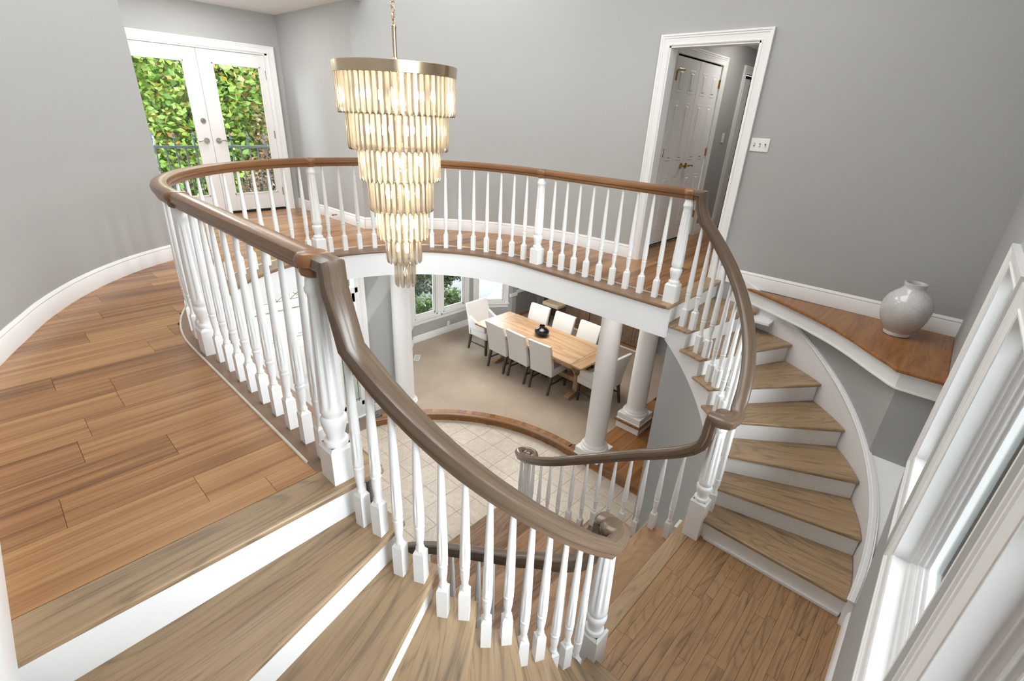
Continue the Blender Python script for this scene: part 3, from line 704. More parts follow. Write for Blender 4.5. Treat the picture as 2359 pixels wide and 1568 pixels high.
# level balcony balustrade
bal = thing('balcony_balustrade', 'level balcony balustrade with brown handrail tinted for warmer light curving round the stair well', 'balustrade')
NM = newel_mesh(HR - .060)
NEW = [(RW + .005, -1.575, 0), (RW - .01, -.08, 0), (0, RW, PI / 2), (-RW, -.15, 0), (-RW - .01, -1.668, 0)]
for x, y, rz in NEW: link('newel_post', NM, bal, loc=(x, y, 0), rz=rz)
for i in range(9): put_bal(bal, RW, -1.425 + .1475 * i, 0, HR - .070)
for i in range(15): a = 4.1 + 5.83 * i; put_bal(bal, RW * math.cos(R(a)), RW * math.sin(R(a)), 0, HR - .070, R(a))
for i in range(15): a = 180 - 4.1 - 5.83 * i; put_bal(bal, RW * math.cos(R(a)), RW * math.sin(R(a)), 0, HR - .070, R(a))
put_bal(bal, -RW, -.01, 0, HR - .070)
for i in range(9): put_bal(bal, -RW, -.315 - .150 * i, 0, HR - .070)
def cap_swell(pts, centers, hs):
    return pts
pth = [(RW, -1.60), (RW, -1.2), (RW, -.6), (RW, 0)] + [(RW * math.cos(R(a)), RW * math.sin(R(a))) for a in range(4, 180, 4)] + [(-RW, 0), (-RW, -.5), (-RW, -1.1), (-RW, -1.69)]
MB().sweep([(x, y, HR) for x, y in pth], RAILP).build('handrail', 'rail_lv', bal, smooth=35)
# turned rail caps over the newels
for x, y, rz in NEW:
    mb = MB(); mb.lathe([(-.080, .036), (-.074, .046), (-.062, .050), (-.047, .049), (-.042, .058), (-.025, .062), (-.008, .055), (.0, .042), (.002, .02)], 28)
    mb.build('rail_cap', 'rail_lv', bal, smooth=40, loc=(x, y, HR), rz=rz)

# raked curved balustrades
def raked(sd, label, angs, nwl):
    s = sd.s; root = thing('curved_balustrade', label, 'balustrade')
    ytop = -1.60 if s > 0 else -1.69
    path = [(s * (RW), ytop - .02, HR), (s * RW, ytop - .085, HR), (s * RW, ytop - .10, HR - .004), (s * RW, ytop - .107, HR - .03), (s * RW, ytop - .110, HR - .075), (s * (RW - .001), ytop - .118, HR - .11)]
    heads = [(0, -1)] * 6
    a0 = math.degrees(math.asin(min(1, (-(ytop - .118) - 1.66) / sd.rr)))
    t = max(a0 + 3.5, 6)
    first = True
    while t < 84:
        x, y = railp(sd, t); z = railz(t)
        if first: z -= .004; first = False
        path.append((x, y, z)); heads.append((-s * math.sin(R(t)), -math.cos(R(t)))); t += 4
    zb = railz(84) - .005
    nx, ny = nwl
    # level turn over the landing newel, then the drop to the lower rail
    turn = [(s * .745, -2.512, zb - .01, -s, -.1), (s * .69, -2.510, zb - .014, -s, .1), (s * .655, -2.495, zb - .014, -s, .6), (s * .640, -2.46, zb - .014, -.35 * s, 1), (s * .640, -2.41, zb - .014, 0, 1), (s * .645, -2.375, zb - .016, 0, 1), (s * .648, -2.362, zb - .03, 0, 1), (s * .65, -2.357, zb - .08, 0, 1), (s * .655, -2.353, zb - .20, 0, 1), (s * .663, -2.335, zb - .275, 0, 1), (s * .672, -2.29, zb - .335, 0, 1)]
    for x, y, z, hx, hy in turn: path.append((x, y, z)); heads.append((hx, hy))
    MB().sweep(path, RAILP, heads).build('handrail', 'rail', root, smooth=35)
    MB().lathe([(-.080, .036), (-.074, .046), (-.062, .050), (-.047, .049), (-.042, .057), (-.025, .061), (-.008, .054), (.0, .042), (.002, .02)], 28).build('rail_cap', 'rail', root, smooth=40, loc=(nx, ny, zb - .012))
    link('newel_post', newel_mesh(zb - .075 - ZL - .17, .17, 1.22), root, loc=(nx, ny, ZL + .17))
    for i, a in enumerate(angs):
        k = i // 2 + 1
        x, y = railp(sd, a); put_bal(root, x, y, -RISE * k, railz(a) - .070, R(-a) * s)
    return zb
zbR = raked(SR, 'curved right stair balustrade with brown handrail tinted for cooler light winding down to the landing', [4.5 + 6.3 * i for i in range(13)], (.705, -2.445))
zbL = raked(SLf, 'curved left foreground balustrade with thick brown handrail tinted for cooler light winding to the landing', [9.3, 15.4, 21.4, 27.5, 33.6, 39.5, 45.6, 51.5, 56.9, 62.3, 67.9, 73.4, 78.8], (-.662, -2.455))
# lower straight balustrades with volutes
for s, lab in ((1, 'lower right balustrade ending in a spiral volute above the foyer tiles'), (-1, 'lower left balustrade seen behind the foreground balusters')):
    root = thing('lower_balustrade', lab, 'balustrade')
    def zr(y): return ZL - .673 * (y + 2.336) + (.75 if s > 0 else .765)
    zb = zbR if s > 0 else zbL
    def xr(y): return .705 if y < -1.25 else .705 + .275 * ((y + 1.25) / .78) ** 2
    path = [(s * .672, -2.29, zb - .335)]; heads = [(0, 1)]
    y = -2.20
    while y < -.48:
        path.append((s * (xr(y) if y > -2.0 else .69), y, zr(y))); d = (xr(y + .01) - xr(y)) / .01; heads.append((s * d, 1)); y += .09
    ye = y - .09; xe = xr(ye); d = (xr(ye) - xr(ye - .01)) / .01; h = Vector((d, 1)).normalized()
    ze = zr(ye)
    # volute: level clockwise spiral (outwards)
    ang0 = math.atan2(h.y, h.x); r0 = .105; cx = xe + h.y * r0 + .02 * h.x; cy = ye - h.x * r0 + .02 * h.y
    n = 26
    for i in range(1, n + 1):
        f = i / n; a = ang0 + PI / 2 - f * R(440); rad = r0 * (1 - .66 * f)
        px, py = cx + rad * math.cos(a), cy + rad * math.sin(a); hd = (math.sin(a), -math.cos(a))
        path.append((s * px, py, max(ze - .05 * min(1, f * 5), ze - .05))); heads.append((s * hd[0], hd[1]))
    vpr = [(u * .9, w) for u, w in RAILP]
    MB().sweep(path, vpr, heads).build('handrail', 'rail', root, smooth=35)
    MB().lathe([(-.056, .028), (-.03, .036), (-.008, .034), (0, .026), (.001, .01)], 20).build('volute_eye', 'rail', root, smooth=40, loc=(s * cx, cy, ze - .05))
    zt = ZL - RISE * 8
    for i in range(15):
        y = -2.265 + .1293 * i
        if y > -.5: break
        k = min(8, int((y + 2.336) / .2585) + 1); put_bal(root, s * xr(y), y, ZL - RISE * k, zr(y) - .062)
    for i in range(5):
        a = R(100 - 72 * i); put_bal(root, s * (cx + .075 * math.cos(a)), cy + .075 * math.sin(a), zt, ze - .10)
    link('volute_newel', newel_mesh(ze - .10 - zt), root, loc=(s * cx, cy, zt))

# ---------------------------------------------------------------- foyer floor and the step up to the dining room
FR = 2.48
def ring_pts(r, a0, a1, n): return [(r * math.cos(R(a0 + (a1 - a0) * i / n)), r * math.sin(R(a0 + (a1 - a0) * i / n))) for i in range(n + 1)]
mb = MB(); mb.box(-3.3, 2.47, -3.6, 2.68, ZF - .05, ZF - .004)
FOY = struct('floor_foyer', mb, 'grout', 'foyer floor of square cream marble tiles', 'floor')
TP = .304; TG = .0045
def tile(x0, y0):
    x1, y1 = x0 + TP - TG, y0 + TP - TG
    poly = None
    def inside(x, y): return (x <= 2.47) if y < 0 else math.hypot(x, y) <= FR
    cs = [inside(x0, y0), inside(x1, y0), inside(x1, y1), inside(x0, y1)]
    if not any(cs): return
    if all(cs): poly = [(x0, y0), (x1, y0), (x1, y1), (x0, y1)]
    else:
        n = 8; lo = []; hi = []
        for i in range(n + 1):
            y = y0 + (y1 - y0) * i / n; xm = min(x1, 2.47 if y < 0 else math.sqrt(max(0, FR * FR - y * y)))
            if xm > x0 + .003: lo.append((x0, y)); hi.append((xm, y))
        if len(lo) < 2: return
        poly = hi + lo[::-1]
    cx, cy = x0, y0
    MB().prism([(p[0] - cx, p[1] - cy) for p in poly], -.012, 0).build('tile', 'tile', FOY, loc=(cx, cy, ZF))
for i in range(-8, 9):
    for j in range(-6, 11):
        x0 = 1.855 - 3 * TP * 2 - .031 + i * TP; y0 = .764 - TP * 2 + j * TP - .304
        x0 = 1.855 + (i - 6) * TP; y0 = .764 + (j - 4) * TP
        if y0 + TP > 2.66 or x0 + TP < -2.3 or x0 > 2.5: continue
        if y0 + TP < -.30 and abs(x0 + TP / 2) < .55: continue
        if y0 < -2.35 or (x0 < .6 and y0 < -.75): continue
        tile(x0, y0)
# tile nearest the front door is cut
step = thing('floor_step', 'curved brown wood step edging the dining room carpet', 'floor'); step['kind'] = 'structure'
A = ring_pts(FR, 0, 70, 36); B = ring_pts(FR + .02, 0, 70, 36); A = [(FR, -1.75), (FR, -.9)] + A; B = [(FR + .02, -1.75), (FR + .02, -.9)] + B
MB().strip(A, B, ZF - .01, ZD - .028).build('step_riser', 'amber', step, smooth=40)
pth = [(2.455, -1.75), (2.455, -.9)] + ring_pts(2.455, 0, 70, 40)
MB().sweep([(x, y, ZD) for x, y in pth], [(0, -.028), (.0, -.008), (.006, 0), (.062, 0), (.062, -.028)]).build('step_nosing', wood('amber_nosing', [(.2, (.11, .05, .02)), (.5, (.22, .11, .048)), (.8, (.31, .17, .08))], .3, coord='UV', sx=1.2, sy=20, var=.05), step, smooth=35)
rb = random.Random(5); a = -2.0
while a < 66:
    da = 1.7; a1 = a + da; p = []
    for t in (a, a1): p.append((2.518 * math.cos(R(t)), 2.518 * math.sin(R(t))))
    for t in (a1, a): p.append((2.605 * math.cos(R(t)), 2.605 * math.sin(R(t))))
    plank(step, p, ZD + .001, 'amber', 'border_plank', .02); a = a1
for i in range(9):
    y0 = -.11 - .19 * (i + 1); y1 = y0 + .188
    if y1 < -1.75: break
    xs = [2.518, 3.5 + rb.uniform(-.3, .3), 4.6]
    for xa, xb in zip(xs[:-1], xs[1:]):
        if i < 1: xb = min(xb, 2.62)
        if xb - xa > .02: plank(step, [(xa, y0), (xb, y0), (xb, y1), (xa, y1)], ZD + .001, 'amber', 'floor_plank', .02)
# carpet
outer = [(6.3, -.30), (6.3, 3.73), (5.22, 3.73), (5.17, 3.66), (4.55, 4.12), (2.93, 4.12), (2.55, 3.75), (1.6, 2.72)]
inn = [(2.60, -.30), (2.605, 0)] + ring_pts(2.605, 3, 58, 20)
mb = MB(); mb.prism([(2.60, -.30)] + outer + inn[::-1][:-1], ZD - .03, ZD)
struct('floor_dining', mb, 'carpet', 'beige carpet covering the dining room floor', 'carpet')
mb = MB(); mb.box(2.5, 6.3, -2.2, 4.2, ZF - .12, ZD - .032); struct('floor_dining_base', mb, 'grout', 'sub floor under the dining room', 'floor')

def lathe_thing(name, prof, mat, label, cat, loc, segs=40): return tag(MB().lathe(prof, segs).build(name, mat, None, 40, loc=loc), label, cat)

# columns
def column(x, y, z0, top, label, r=.142, ped=None):
    t = thing('column', label, 'column', (x, y, z0))
    h = top - z0; zb = 0
    if ped:
        w = ped; MB().box(-w, w, -w, w, 0, .115).build('pedestal', 'white', t); MB().box(-w - .03, w + .03, -w - .03, w + .03, .115, .145).build('pedestal_cap', 'amber', t, bevel=.008); zb = .145
    pw = .19
    MB().box(-pw, pw, -pw, pw, zb, zb + .11).build('plinth', 'white', t, bevel=.006)
    mb = MB(); mb.box(-pw - .008, pw + .008, -pw - .008, pw + .008, zb, zb + .02); mb.build('plinth_shoe', 'white', t, bevel=.004)
    MB().lathe([(zb + .11, .188), (zb + .125, .190), (zb + .14, .186), (zb + .15, .175), (zb + .155, .168), (zb + .175, .165), (zb + .185, .158)], 40).build('base', 'white', t, smooth=40)
    prof = [(zb + .185, r + .010), (zb + .2, r + .004), (zb + .23, r)] + [(zb + .23 + (h - zb - .28) * i / 6, r - .02 * (i / 6) ** 2) for i in range(1, 7)] + [(h - .05, r - .02), (h - .046, r - .012), (h - .02, r - .01), (h, r - .005)]
    MB().lathe(prof, 40).build('shaft', 'white', t, smooth=40)
column(2.66, -.42, ZD + .001, -.276, 'white round column standing on the wood step right of the table')
column(1.55, 2.45, ZF, -.276, 'white round column beside the front door, behind the chandelier')
column(3.66, -.46, ZD + .001, -.276, 'white round column on a low wood capped pedestal near the stair wall', ped=.19)

mb = MB(); mb.box(-3.3, -3.2, -1.9, 2.82, ZF - .1, -.256); mb.box(-3.3, -2.5, 2.68, 2.82, ZF - .1, -.256); mb.box(-3.3, -2.5, -1.9, -1.78, ZF - .1, -.256); struct('wall_foyer_left', mb, 'wall', 'grey foyer side wall hidden behind the left flight', 'wall')
mb = MB(); mb.box(-3.3, -2.4, -1.9, 2.8, ZF - .05, ZF - .004); struct('floor_foyer_side', mb, 'tile', 'cream floor at the hidden left side of the foyer', 'floor')
mb = MB(); mb.box(-3.4, -2.4, -2.0, 2.9, -.255, -.235); struct('ceiling_foyer_side', mb, 'ceil', 'white ceiling over the hidden left side of the foyer', 'ceiling')
mb = MB(); mb.box(2.56, 2.66, -3.62, -2.25, ZF - .1, -.31); struct('wall_lower_right', mb, 'wall', 'outer wall below the vase ledge under the right flight', 'wall')
mb = MB(); mb.box(-2.66, -2.56, -3.62, -1.85, ZF - .1, -.31); struct('wall_lower_left', mb, 'wall', 'outer wall below the left ledge under the left flight', 'wall')
mb = MB(); mb.box(2.55, 6.45, -2.3, -2.2, ZF - .1, -.22); mb.box(2.5, 2.6, -2.3, -1.6, ZF - .1, -.22); struct('wall_passage', mb, 'wall', 'grey end wall of the passage behind the right stair wall', 'wall')

# ---------------------------------------------------------------- foyer front wall with the entrance
YE = 2.68
mb = MB(); mb.box(-2.6, -1.09, YE, YE + .14, ZF - .1, -.256); mb.box(1.10, 1.72, YE, YE + .14, ZF - .1, -.256)
struct('wall_foyer_front', mb, 'wall', 'grey foyer wall between the entrance casing and the column', 'wall')
mb = MB(); baseboard(mb, [(1.62, YE), (1.12, YE)], 1, ZF); struct('baseboard_foyer', mb, 'white', 'short white baseboard beside the entrance', 'baseboard', 30)
ent = setup_parent('door_1', 'white panelled front door with leaded sidelights and transom', 'front door')
mb = MB(); casing(mb, (0, YE, ZF), (1, 0, 0), (0, -1, 0), 2.02, 2.62, .095, True, .024); mb.build('casing', 'white', ent, smooth=25)
# frame posts and bars
mb = MB()
for x0, x1 in ((-1.01, -.96), (-.62, -.48), (.48, .62), (.96, 1.01)): mb.box(x0, x1, YE - .005, YE + .10, ZF, ZF + 2.60)
mb.box(-1.01, 1.01, YE - .005, YE + .10, ZF + 2.01, ZF + 2.09); mb.box(-1.01, 1.01, YE - .005, YE + .10, ZF + 2.24, ZF + 2.62); mb.box(-.96, .96, YE - .015, YE + .12, ZF - .01, ZF + .015)
mb.build('frame', 'white', ent, bevel=.004)
leaf = MB().box(-.48, .48, YE + .03, YE + .075, ZF + .016, ZF + 1.998).build('door_leaf', 'white', ent)
for x in (-.235, .235):
    for z0, z1 in ((.2, .85), (.98, 1.5), (1.6, 1.88)):
        mb = MB(); mb.box(x - .16, x + .16, YE + .018, YE + .03, ZF + z0, ZF + z1); mb.box(x - .12, x + .12, YE + .010, YE + .018, ZF + z0 + .04, ZF + z1 - .04); mb.build('panel', 'white', leaf, bevel=.006)
MB().tube((.41, YE + .03, ZF + .95), (.41, YE - .02, ZF + .95), .011, 12).tube((.41, YE - .02, ZF + .95), (.41, YE - .05, ZF + .95), .026, 16).build('knob', 'brass', leaf)
MB().box(-.48, .48, YE + .02, YE + .035, ZF + 1.999, ZF + 2.009).build('head_gap', 'black', ent)
for s in (-1, 1):
    x0, x1 = (.66, .92) if s > 0 else (-.92, -.66)
    mb = MB(); mb.box(s * .62 if s > 0 else -.66, s * .66 if s > 0 else -.62, YE + .01, YE + .06, ZF + .2, ZF + 2.01); mb.box(s * .92 if s > 0 else -.96, .96 if s > 0 else -.92, YE + .01, YE + .06, ZF + .2, ZF + 2.01)
    mb.box(*sorted((s * .62, s * .96)), YE + .01, YE + .06, ZF + .015, ZF + .27); mb.box(*sorted((s * .62, s * .96)), YE + .01, YE + .06, ZF + 1.88, ZF + 2.01)
    sl = mb.build('sidelight', 'white', ent)
    MB().box(x0, x1, YE + .035, YE + .040, ZF + .27, ZF + 1.88).build('pane', 'leadglass', sl)
    lb = MB(); yy = YE + .031; xm = (x0 + x1) / 2
    def ln(a, b): lb.tube((a[0], yy, ZF + a[1]), (b[0], yy, ZF + b[1]), .0035, 6)
    ln((xm, .27), (xm, .70)); ln((xm, .90), (xm, 1.25)); ln((xm, 1.45), (xm, 1.88)); ln((x0 + .03, .27), (x0 + .03, 1.88)); ln((x1 - .03, .27), (x1 - .03, 1.88)); ln((x0, .31), (x1, .31)); ln((x0, 1.84), (x1, 1.84))
    for zc in (.80, 1.35):
        d = .085
        for k in range(3):
            q = [(xm, zc - d + k * .02), (xm + d - k * .02, zc), (xm, zc + d - k * .02), (xm - d + k * .02, zc)]
            if k < 2:
                for j in range(4): ln(q[j], q[(j + 1) % 4])
        ln((xm - d / 2, zc - d / 2), (xm + d / 2, zc + d / 2)); ln((xm + d / 2, zc - d / 2), (xm - d / 2, zc + d / 2))
    lb.build('leading', 'lead', sl)
for i, (x0, x1) in enumerate(((-.92, -.66), (-.44, .44), (.66, .92))):
    tr = MB().box(x0 + .02, x1 - .02, YE + .035, YE + .04, ZF + 2.11, ZF + 2.225).build('transom_pane', 'leadglass', ent)
    lb = MB(); n = max(1, round((x1 - x0) / .19)); w = (x1 - x0 - .04) / n
    for k in range(n):
        a = x0 + .02 + k * w; b = a + w
        for p, q in (((a, 2.11), (b, 2.225)), ((a, 2.225), (b, 2.11)), ((a, 2.11), (a, 2.225)), ((b, 2.11), (b, 2.225))): lb.tube((p[0], YE + .031, ZF + p[1]), (q[0], YE + .031, ZF + q[1]), .0035, 6)
    lb.tube((x0 + .02, YE + .031, ZF + 2.11), (x1 - .02, YE + .031, ZF + 2.11), .0035, 6).tube((x0 + .02, YE + .031, ZF + 2.225), (x1 - .02, YE + .031, ZF + 2.225), .0035, 6)
    lb.build('leading', 'lead', tr)
def register(name, loc, w, l, mat, label, rz=0):
    t = thing(name, label, 'vent', loc, rz)
    mb = MB(); mb.box(-w / 2, w / 2, -l / 2, l / 2, 0, .004); mb.build('backing', 'black', t)
    mb = MB(); b = .014
    mb.box(-w / 2, w / 2, -l / 2, -l / 2 + b, .004, .009); mb.box(-w / 2, w / 2, l / 2 - b, l / 2, .004, .009); mb.box(-w / 2, -w / 2 + b, -l / 2, l / 2, .004, .009); mb.box(w / 2 - b, w / 2, -l / 2, l / 2, .004, .009); mb.build('frame', mat, t)
    n = 12
    for k in range(1, n): x = -w / 2 + w * k / n; MB().box(x - .004, x + .004, -l / 2 + b, l / 2 - b, .004, .008).build('slat', mat, t)
register('floor_register', (1.03, 2.545, ZF), .20, .09, plain('grey_register', (.22, .21, .20), .5), 'dark metal floor register on the tiles before the entrance')
register('floor_register', (2.59, 3.55, ZD), .24, .11, 'plastic', 'white floor register on the beige carpet near the bay window', R(45))

# ---------------------------------------------------------------- dining room shell
B0 = Vector((2.93, 4.12)); B1 = Vector((4.55, 4.12)); B2 = Vector((5.20, 3.632)); A0 = Vector((2.45, 3.64))
ZG0, ZG1 = -2.36, -.75
def bay(name, P, Q, opens, label, wlab, widx):
    d = (Q - P).normalized(); L = (Q - P).length; n = Vector((-d.y, d.x))      # n points outside (left of travel)
    o = (P.x, P.y, 0); ex = (d.x, d.y, 0); ey = (n.x, n.y, 0)
    mb = MB(); mb.frame(o, ex, ey); mb.box(-.05, L + .05, 0, .14, ZF - .1, ZG0); mb.box(-.05, L + .05, 0, .14, ZG1, -.24)
    cuts = [-.05] + [c for ab in opens for c in ab] + [L + .05]
    for a, b in zip(cuts[0::2], cuts[1::2]): mb.box(a, b, 0, .14, ZG0, ZG1)
    struct(name, mb, 'wall', label, 'wall')
    for k, (a, b) in enumerate(opens):
        w = setup_parent('window_%d' % (widx + k), wlab[k], 'window')
        c = Vector(o) + Vector(ex) * ((a + b) / 2)
        mb = MB(); casing(mb, c + Vector((0, 0, ZG0)), ex, (-n.x, -n.y, 0), b - a, ZG1 - ZG0, .07, True, .02); mb.build('casing', 'white', w, smooth=25)
        mb = MB(); mb.frame(o, ex, ey); t = .035
        mb.box(a, a + t, 0, .10, ZG0, ZG1); mb.box(b - t, b, 0, .10, ZG0, ZG1); mb.box(a, b, 0, .10, ZG0, ZG0 + .03); mb.box(a, b, 0, .10, ZG1 - .03, ZG1)
        mb.box(a + t, a + t + .03, .04, .08, ZG0 + .03, ZG1); mb.box(b - t - .03, b - t, .04, .08, ZG0 + .03, ZG1); mb.box(a + t, b - t, .04, .08, ZG0 + .03, ZG0 + .075); mb.build('sash', 'white', w, bevel=.004)
        mb = MB(); mb.frame(o, ex, ey); mb.box(a + .06, b - .06, .058, .062, ZG0 + .07, ZG1 - .03); mb.build('pane', 'glass', w)
        mb = MB(); mb.frame(o, ex, ey); mb.box(a - .09, b + .09, -.045, .03, ZG0 - .028, ZG0); mb.box(a - .075, b + .075, -.016, 0, ZG0 - .11, ZG0 - .028); mb.build('sill', 'white', w, bevel=.005)
    return o, ex, ey, L
bay('wall_dining_front', B0, B1, [(.045, .625), (.765, 1.40)], 'grey dining room bay wall below the two tall windows', ['left dining bay window with dark shrubs outside', 'second dining bay window beside the angled one'], 4)
bay('wall_dining_bay', B1, B2, [(.06, .70)], 'angled grey bay wall on the right of the dining room', ['angled dining bay window showing the pale driveway'], 6)
bay('wall_dining_left', A0, B0, [(.10, .58)], 'angled grey bay wall behind the column', ['narrow angled dining window seen beside the column'], 7)
mb = MB(); mb.box(1.72, 1.80, YE, YE + .5, ZF - .1, -.24); mb.prism([(1.72, YE + .45), (2.45, 3.64), (2.40, 3.75), (1.65, YE + .5)], ZF - .1, -.24); struct('wall_dining_return', mb, 'wall', 'grey return wall between entrance and dining bay', 'wall')
mb = MB(); mb.box(5.20, 5.40, 3.63, 3.80, ZF - .1, -.24); struct('wall_dining_pier', mb, 'wall', 'light grey pier right of the angled window', 'wall')
mb = MB(); mb.box(5.40, 6.45, 3.74, 3.88, ZF - .1, -.24); mb.box(6.34, 6.45, -2.2, 3.74, ZF - .1, -.24); struct('wall_dining_right', mb, plain('dark_grey_paint', (.26, .26, .255), .6), 'dark grey dining room wall behind the chairs and cabinets', 'wall')
mb = MB(); mb.box(5.39, 6.34, 3.712, 3.74, ZD + .60, ZD + .68); mb.box(5.19, 5.41, 3.60, 3.64, ZD + .60, ZD + .68); struct('trim_chair_rail', mb, 'white', 'white chair rail on the dark grey dining wall', 'chair rail', None, .006)
mb = MB()
mb2 = [(B1.x, B1.y), (B2.x, B2.y)]
baseboard(mb, [(A0.x, A0.y), (B0.x, B0.y), (B1.x, B1.y), (B2.x, B2.y)], -1, ZD); struct('baseboard_dining', mb, 'white', 'white baseboard running round the dining bay', 'baseboard', 30)
mb = MB(); mb.box(5.40, 6.34, 3.725, 3.74, ZD, ZD + .06); struct('baseboard_dining_wood', mb, 'amber', 'brown wood baseboard under the dark grey wall', 'baseboard')
tag(MB().box(-.036, .036, -.007, 0, -.06, .06).box(-.018, .018, -.010, -.007, .008, .035).box(-.018, .018, -.010, -.007, -.035, -.008).build('wall_outlet', 'plastic', None, bevel=.003, loc=(3.83, 4.118, -2.655)), 'white duplex outlet under the dining bay windows', 'outlet')

# ---------------------------------------------------------------- dining cabinets, stool
cabs = [(1.36, .62, 'pale brown cabinet nearest the dark column'), (2.04, 1.37, 'pale brown cabinet behind the near side of the table'), (2.69, 2.05, 'pale brown panelled cabinet beside the stool')]
for y1, y0, lb in cabs:
    t = thing('base_cabinet', lb, 'cabinet', (6.05, (y0 + y1) / 2, ZD)); w = (y1 - y0) / 2 - .003
    MB().box(0, .28, -w, w, .09, .86).build('body', 'cab', t)
    MB().box(.01, .28, -w, w, 0, .09).build('plinth', 'amber', t)
    for s in (-1, 1):
        c = s * w / 2
        mb = MB(); mb.box(-.018, 0, c - w / 2 + .004, c + w / 2 - .004, .11, .84); d = mb.build('door', 'cab', t, bevel=.003)
        mb = MB(); mb.box(-.026, -.018, c - w / 2 + .004, c - w / 2 + .06, .11, .84); mb.box(-.026, -.018, c + w / 2 - .06, c + w / 2 - .004, .11, .84); mb.box(-.026, -.018, c - w / 2 + .06, c + w / 2 - .06, .11, .17); mb.box(-.026, -.018, c - w / 2 + .06, c + w / 2 - .06, .78, .84); mb.build('door_frame', 'cab', d)
    MB().box(-.03, .005, -w, w, .0, .018).build('toe_strip', 'white', t)
t = thing('bar_counter', 'brown wood bar counter above the cabinets', 'counter', (6.05, 2.0, ZD + .86)); MB().box(-.06, .28, -1.45, 1.70, 0, .04).build('slab', 'amber', t)
MB().box(.0, .28, 1.30, 1.34, -.86, 0).build('end_panel', 'leg', t); MB().box(.24, .28, .70, 1.30, -.86, 0).build('back_panel', 'leg', t)
t = thing('counter_stool', 'backless counter stool with cream cushion and dark legs', 'stool', (5.66, 2.745, ZD))
mb = MB(); mb.box(-.15, .15, -.215, .215, .545, .63); mb.build('cushion', 'cush', t, bevel=.02)
for sx in (-1, 1):
    for sy in (-1, 1): MB().tube((sx * .13, sy * .19, .545), (sx * .14, sy * .20, 0), .02, 8, .014).build('leg', 'leg', t)
for sy in (-1, 1): MB().box(-.13, .13, sy * .19 - .01, sy * .19 + .01, .2, .225).build('stretcher', 'leg', t)

# ---------------------------------------------------------------- dining table, chairs, black pot
TX, TY = 3.81, 1.575
tb = thing('dining_table', 'long pine trestle dining table with breadboard ends', 'table', (TX, TY, ZD))
hw, hl = .465, 1.20
for k in range(5):
    x0 = -hw + k * 2 * hw / 5; q = MB().box(-hl + .22, hl - .22, 0, 2 * hw / 5 - .001, 0, .035).build('top_board', 'table', tb, loc=(x0 + 2 * hw / 5, 0, .725), rz=PI / 2)
for s in (-1, 1): MB().box(-hw, hw, *sorted((s * (hl - .219), s * hl)), .725, .76).build('breadboard_end', 'table', tb, bevel=.006)
mb = MB(); mb.box(-hw + .09, hw - .09, -hl + .25, hl - .25, .63, .725); mb.build('apron', 'table', tb)
for s in (-1, 1):
    y = s * .86
    tr = MB().prism([(-.30, 0), (.30, 0), (.30, .045), (.16, .075), (-.16, .075), (-.30, .045)], -.045, .045); tr.v = [(x, z + y, yy) for x, yy, z in tr.v]; tr.build('foot', 'table', tb, bevel=.006)
    mb = MB(); mb.box(-.07, .07, y - .05, y + .05, .075, .63); mb.build('post', 'table', tb, bevel=.006)
    mb = MB()
    for sx in (-1, 1):
        pts = [(sx * .05, .35), (sx * .12, .42), (sx * .22, .56), (sx * .30, .63)]
        for (a, b), (c, d) in zip(pts[:-1], pts[1:]): mb.tube((a, y, b), (c, y, d), .022, 8)
    mb.build('curved_brace', 'table', tb)
MB().box(-.03, .03, -.86, .86, .20, .28).build('stretcher', 'table', tb)
def chair(label, loc, rz, arms=False, src=[None]):
    """faces local +X"""
    t = thing('dining_chair', label, 'chair', loc, rz, 'dining chairs around the pine table')
    w = .23 if not arms else .275
    def bx(name, mat, *a, bev=.015): return MB().box(*a).build(name, mat, t, bevel=bev)
    # seat
    bx('seat', 'fabric', -.20, .27, -w, w, .33, .47, bev=.022)
    # back: slightly raked slab
    mb = MB(); n = 7; A = []; B = []
    rows = []
    for i in range(n + 1):
        f = i / n; z = .33 + .60 * f; xo = -.20 - .13 * f ** 1.5; th = .085 - .03 * f
        rows.append([mb.pt(p) for p in ((xo - th * .3, -w, z), (xo + th * .7, -w, z), (xo + th * .7, w, z), (xo - th * .3, w, z))])
    for a, b in zip(rows[:-1], rows[1:]):
        for k in range(4): mb.f.append([a[k], a[(k + 1) % 4], b[(k + 1) % 4], b[k]])
    mb.f.append(rows[0][::-1]); mb.f.append(rows[-1]); mb.build('backrest', 'fabric', t, bevel=.014)
    for sy in (-1, 1):
        for xx, dx in ((.235, .0), (-.185, -.07)):
            mb = MB(); a = .021; b = .016; y = sy * (w - .03)
            r0 = [mb.pt((xx + q * a, y + p * a, .33)) for q, p in ((-1, -1), (1, -1), (1, 1), (-1, 1))]; r1 = [mb.pt((xx + dx + q * b, y + p * b, 0)) for q, p in ((-1, -1), (1, -1), (1, 1), (-1, 1))]
            for k in range(4): mb.f.append([r0[k], r0[(k + 1) % 4], r1[(k + 1) % 4], r1[k]])
            mb.f.append(r0); mb.f.append(r1[::-1]); mb.build('leg', 'leg', t)
        if arms:
            mb = MB(); ap = [(-.22, .72), (-.05, .64), (.10, .61), (.22, .60)]
            y0, y1 = sorted((sy * (w - .055), sy * (w + .012)))
            poly = ap + [(.235, .47), (-.2, .47)]
            m2 = MB().prism(poly, y0, y1); m2.v = [(x, z, yy) for x, yy, z in m2.v]; m2.build('armrest', 'fabric', t, bevel=.018)
    MB().box(-.21, .235, -w + .02, -w + .04, .16, .185).box(-.21, .235, w - .04, w - .02, .16, .185).build('side_stretcher', 'leg', t)
    return t
for i, y in enumerate((2.22, 1.715, 1.21)):
    chair(['cream chair with its back to the stairs, nearest the bay window', 'cream chair with its back to the stairs, middle of the near row', 'cream chair with its back to the stairs, nearest the white column'][i], (3.62, y, ZD), R([-2, -3, 2][i]))
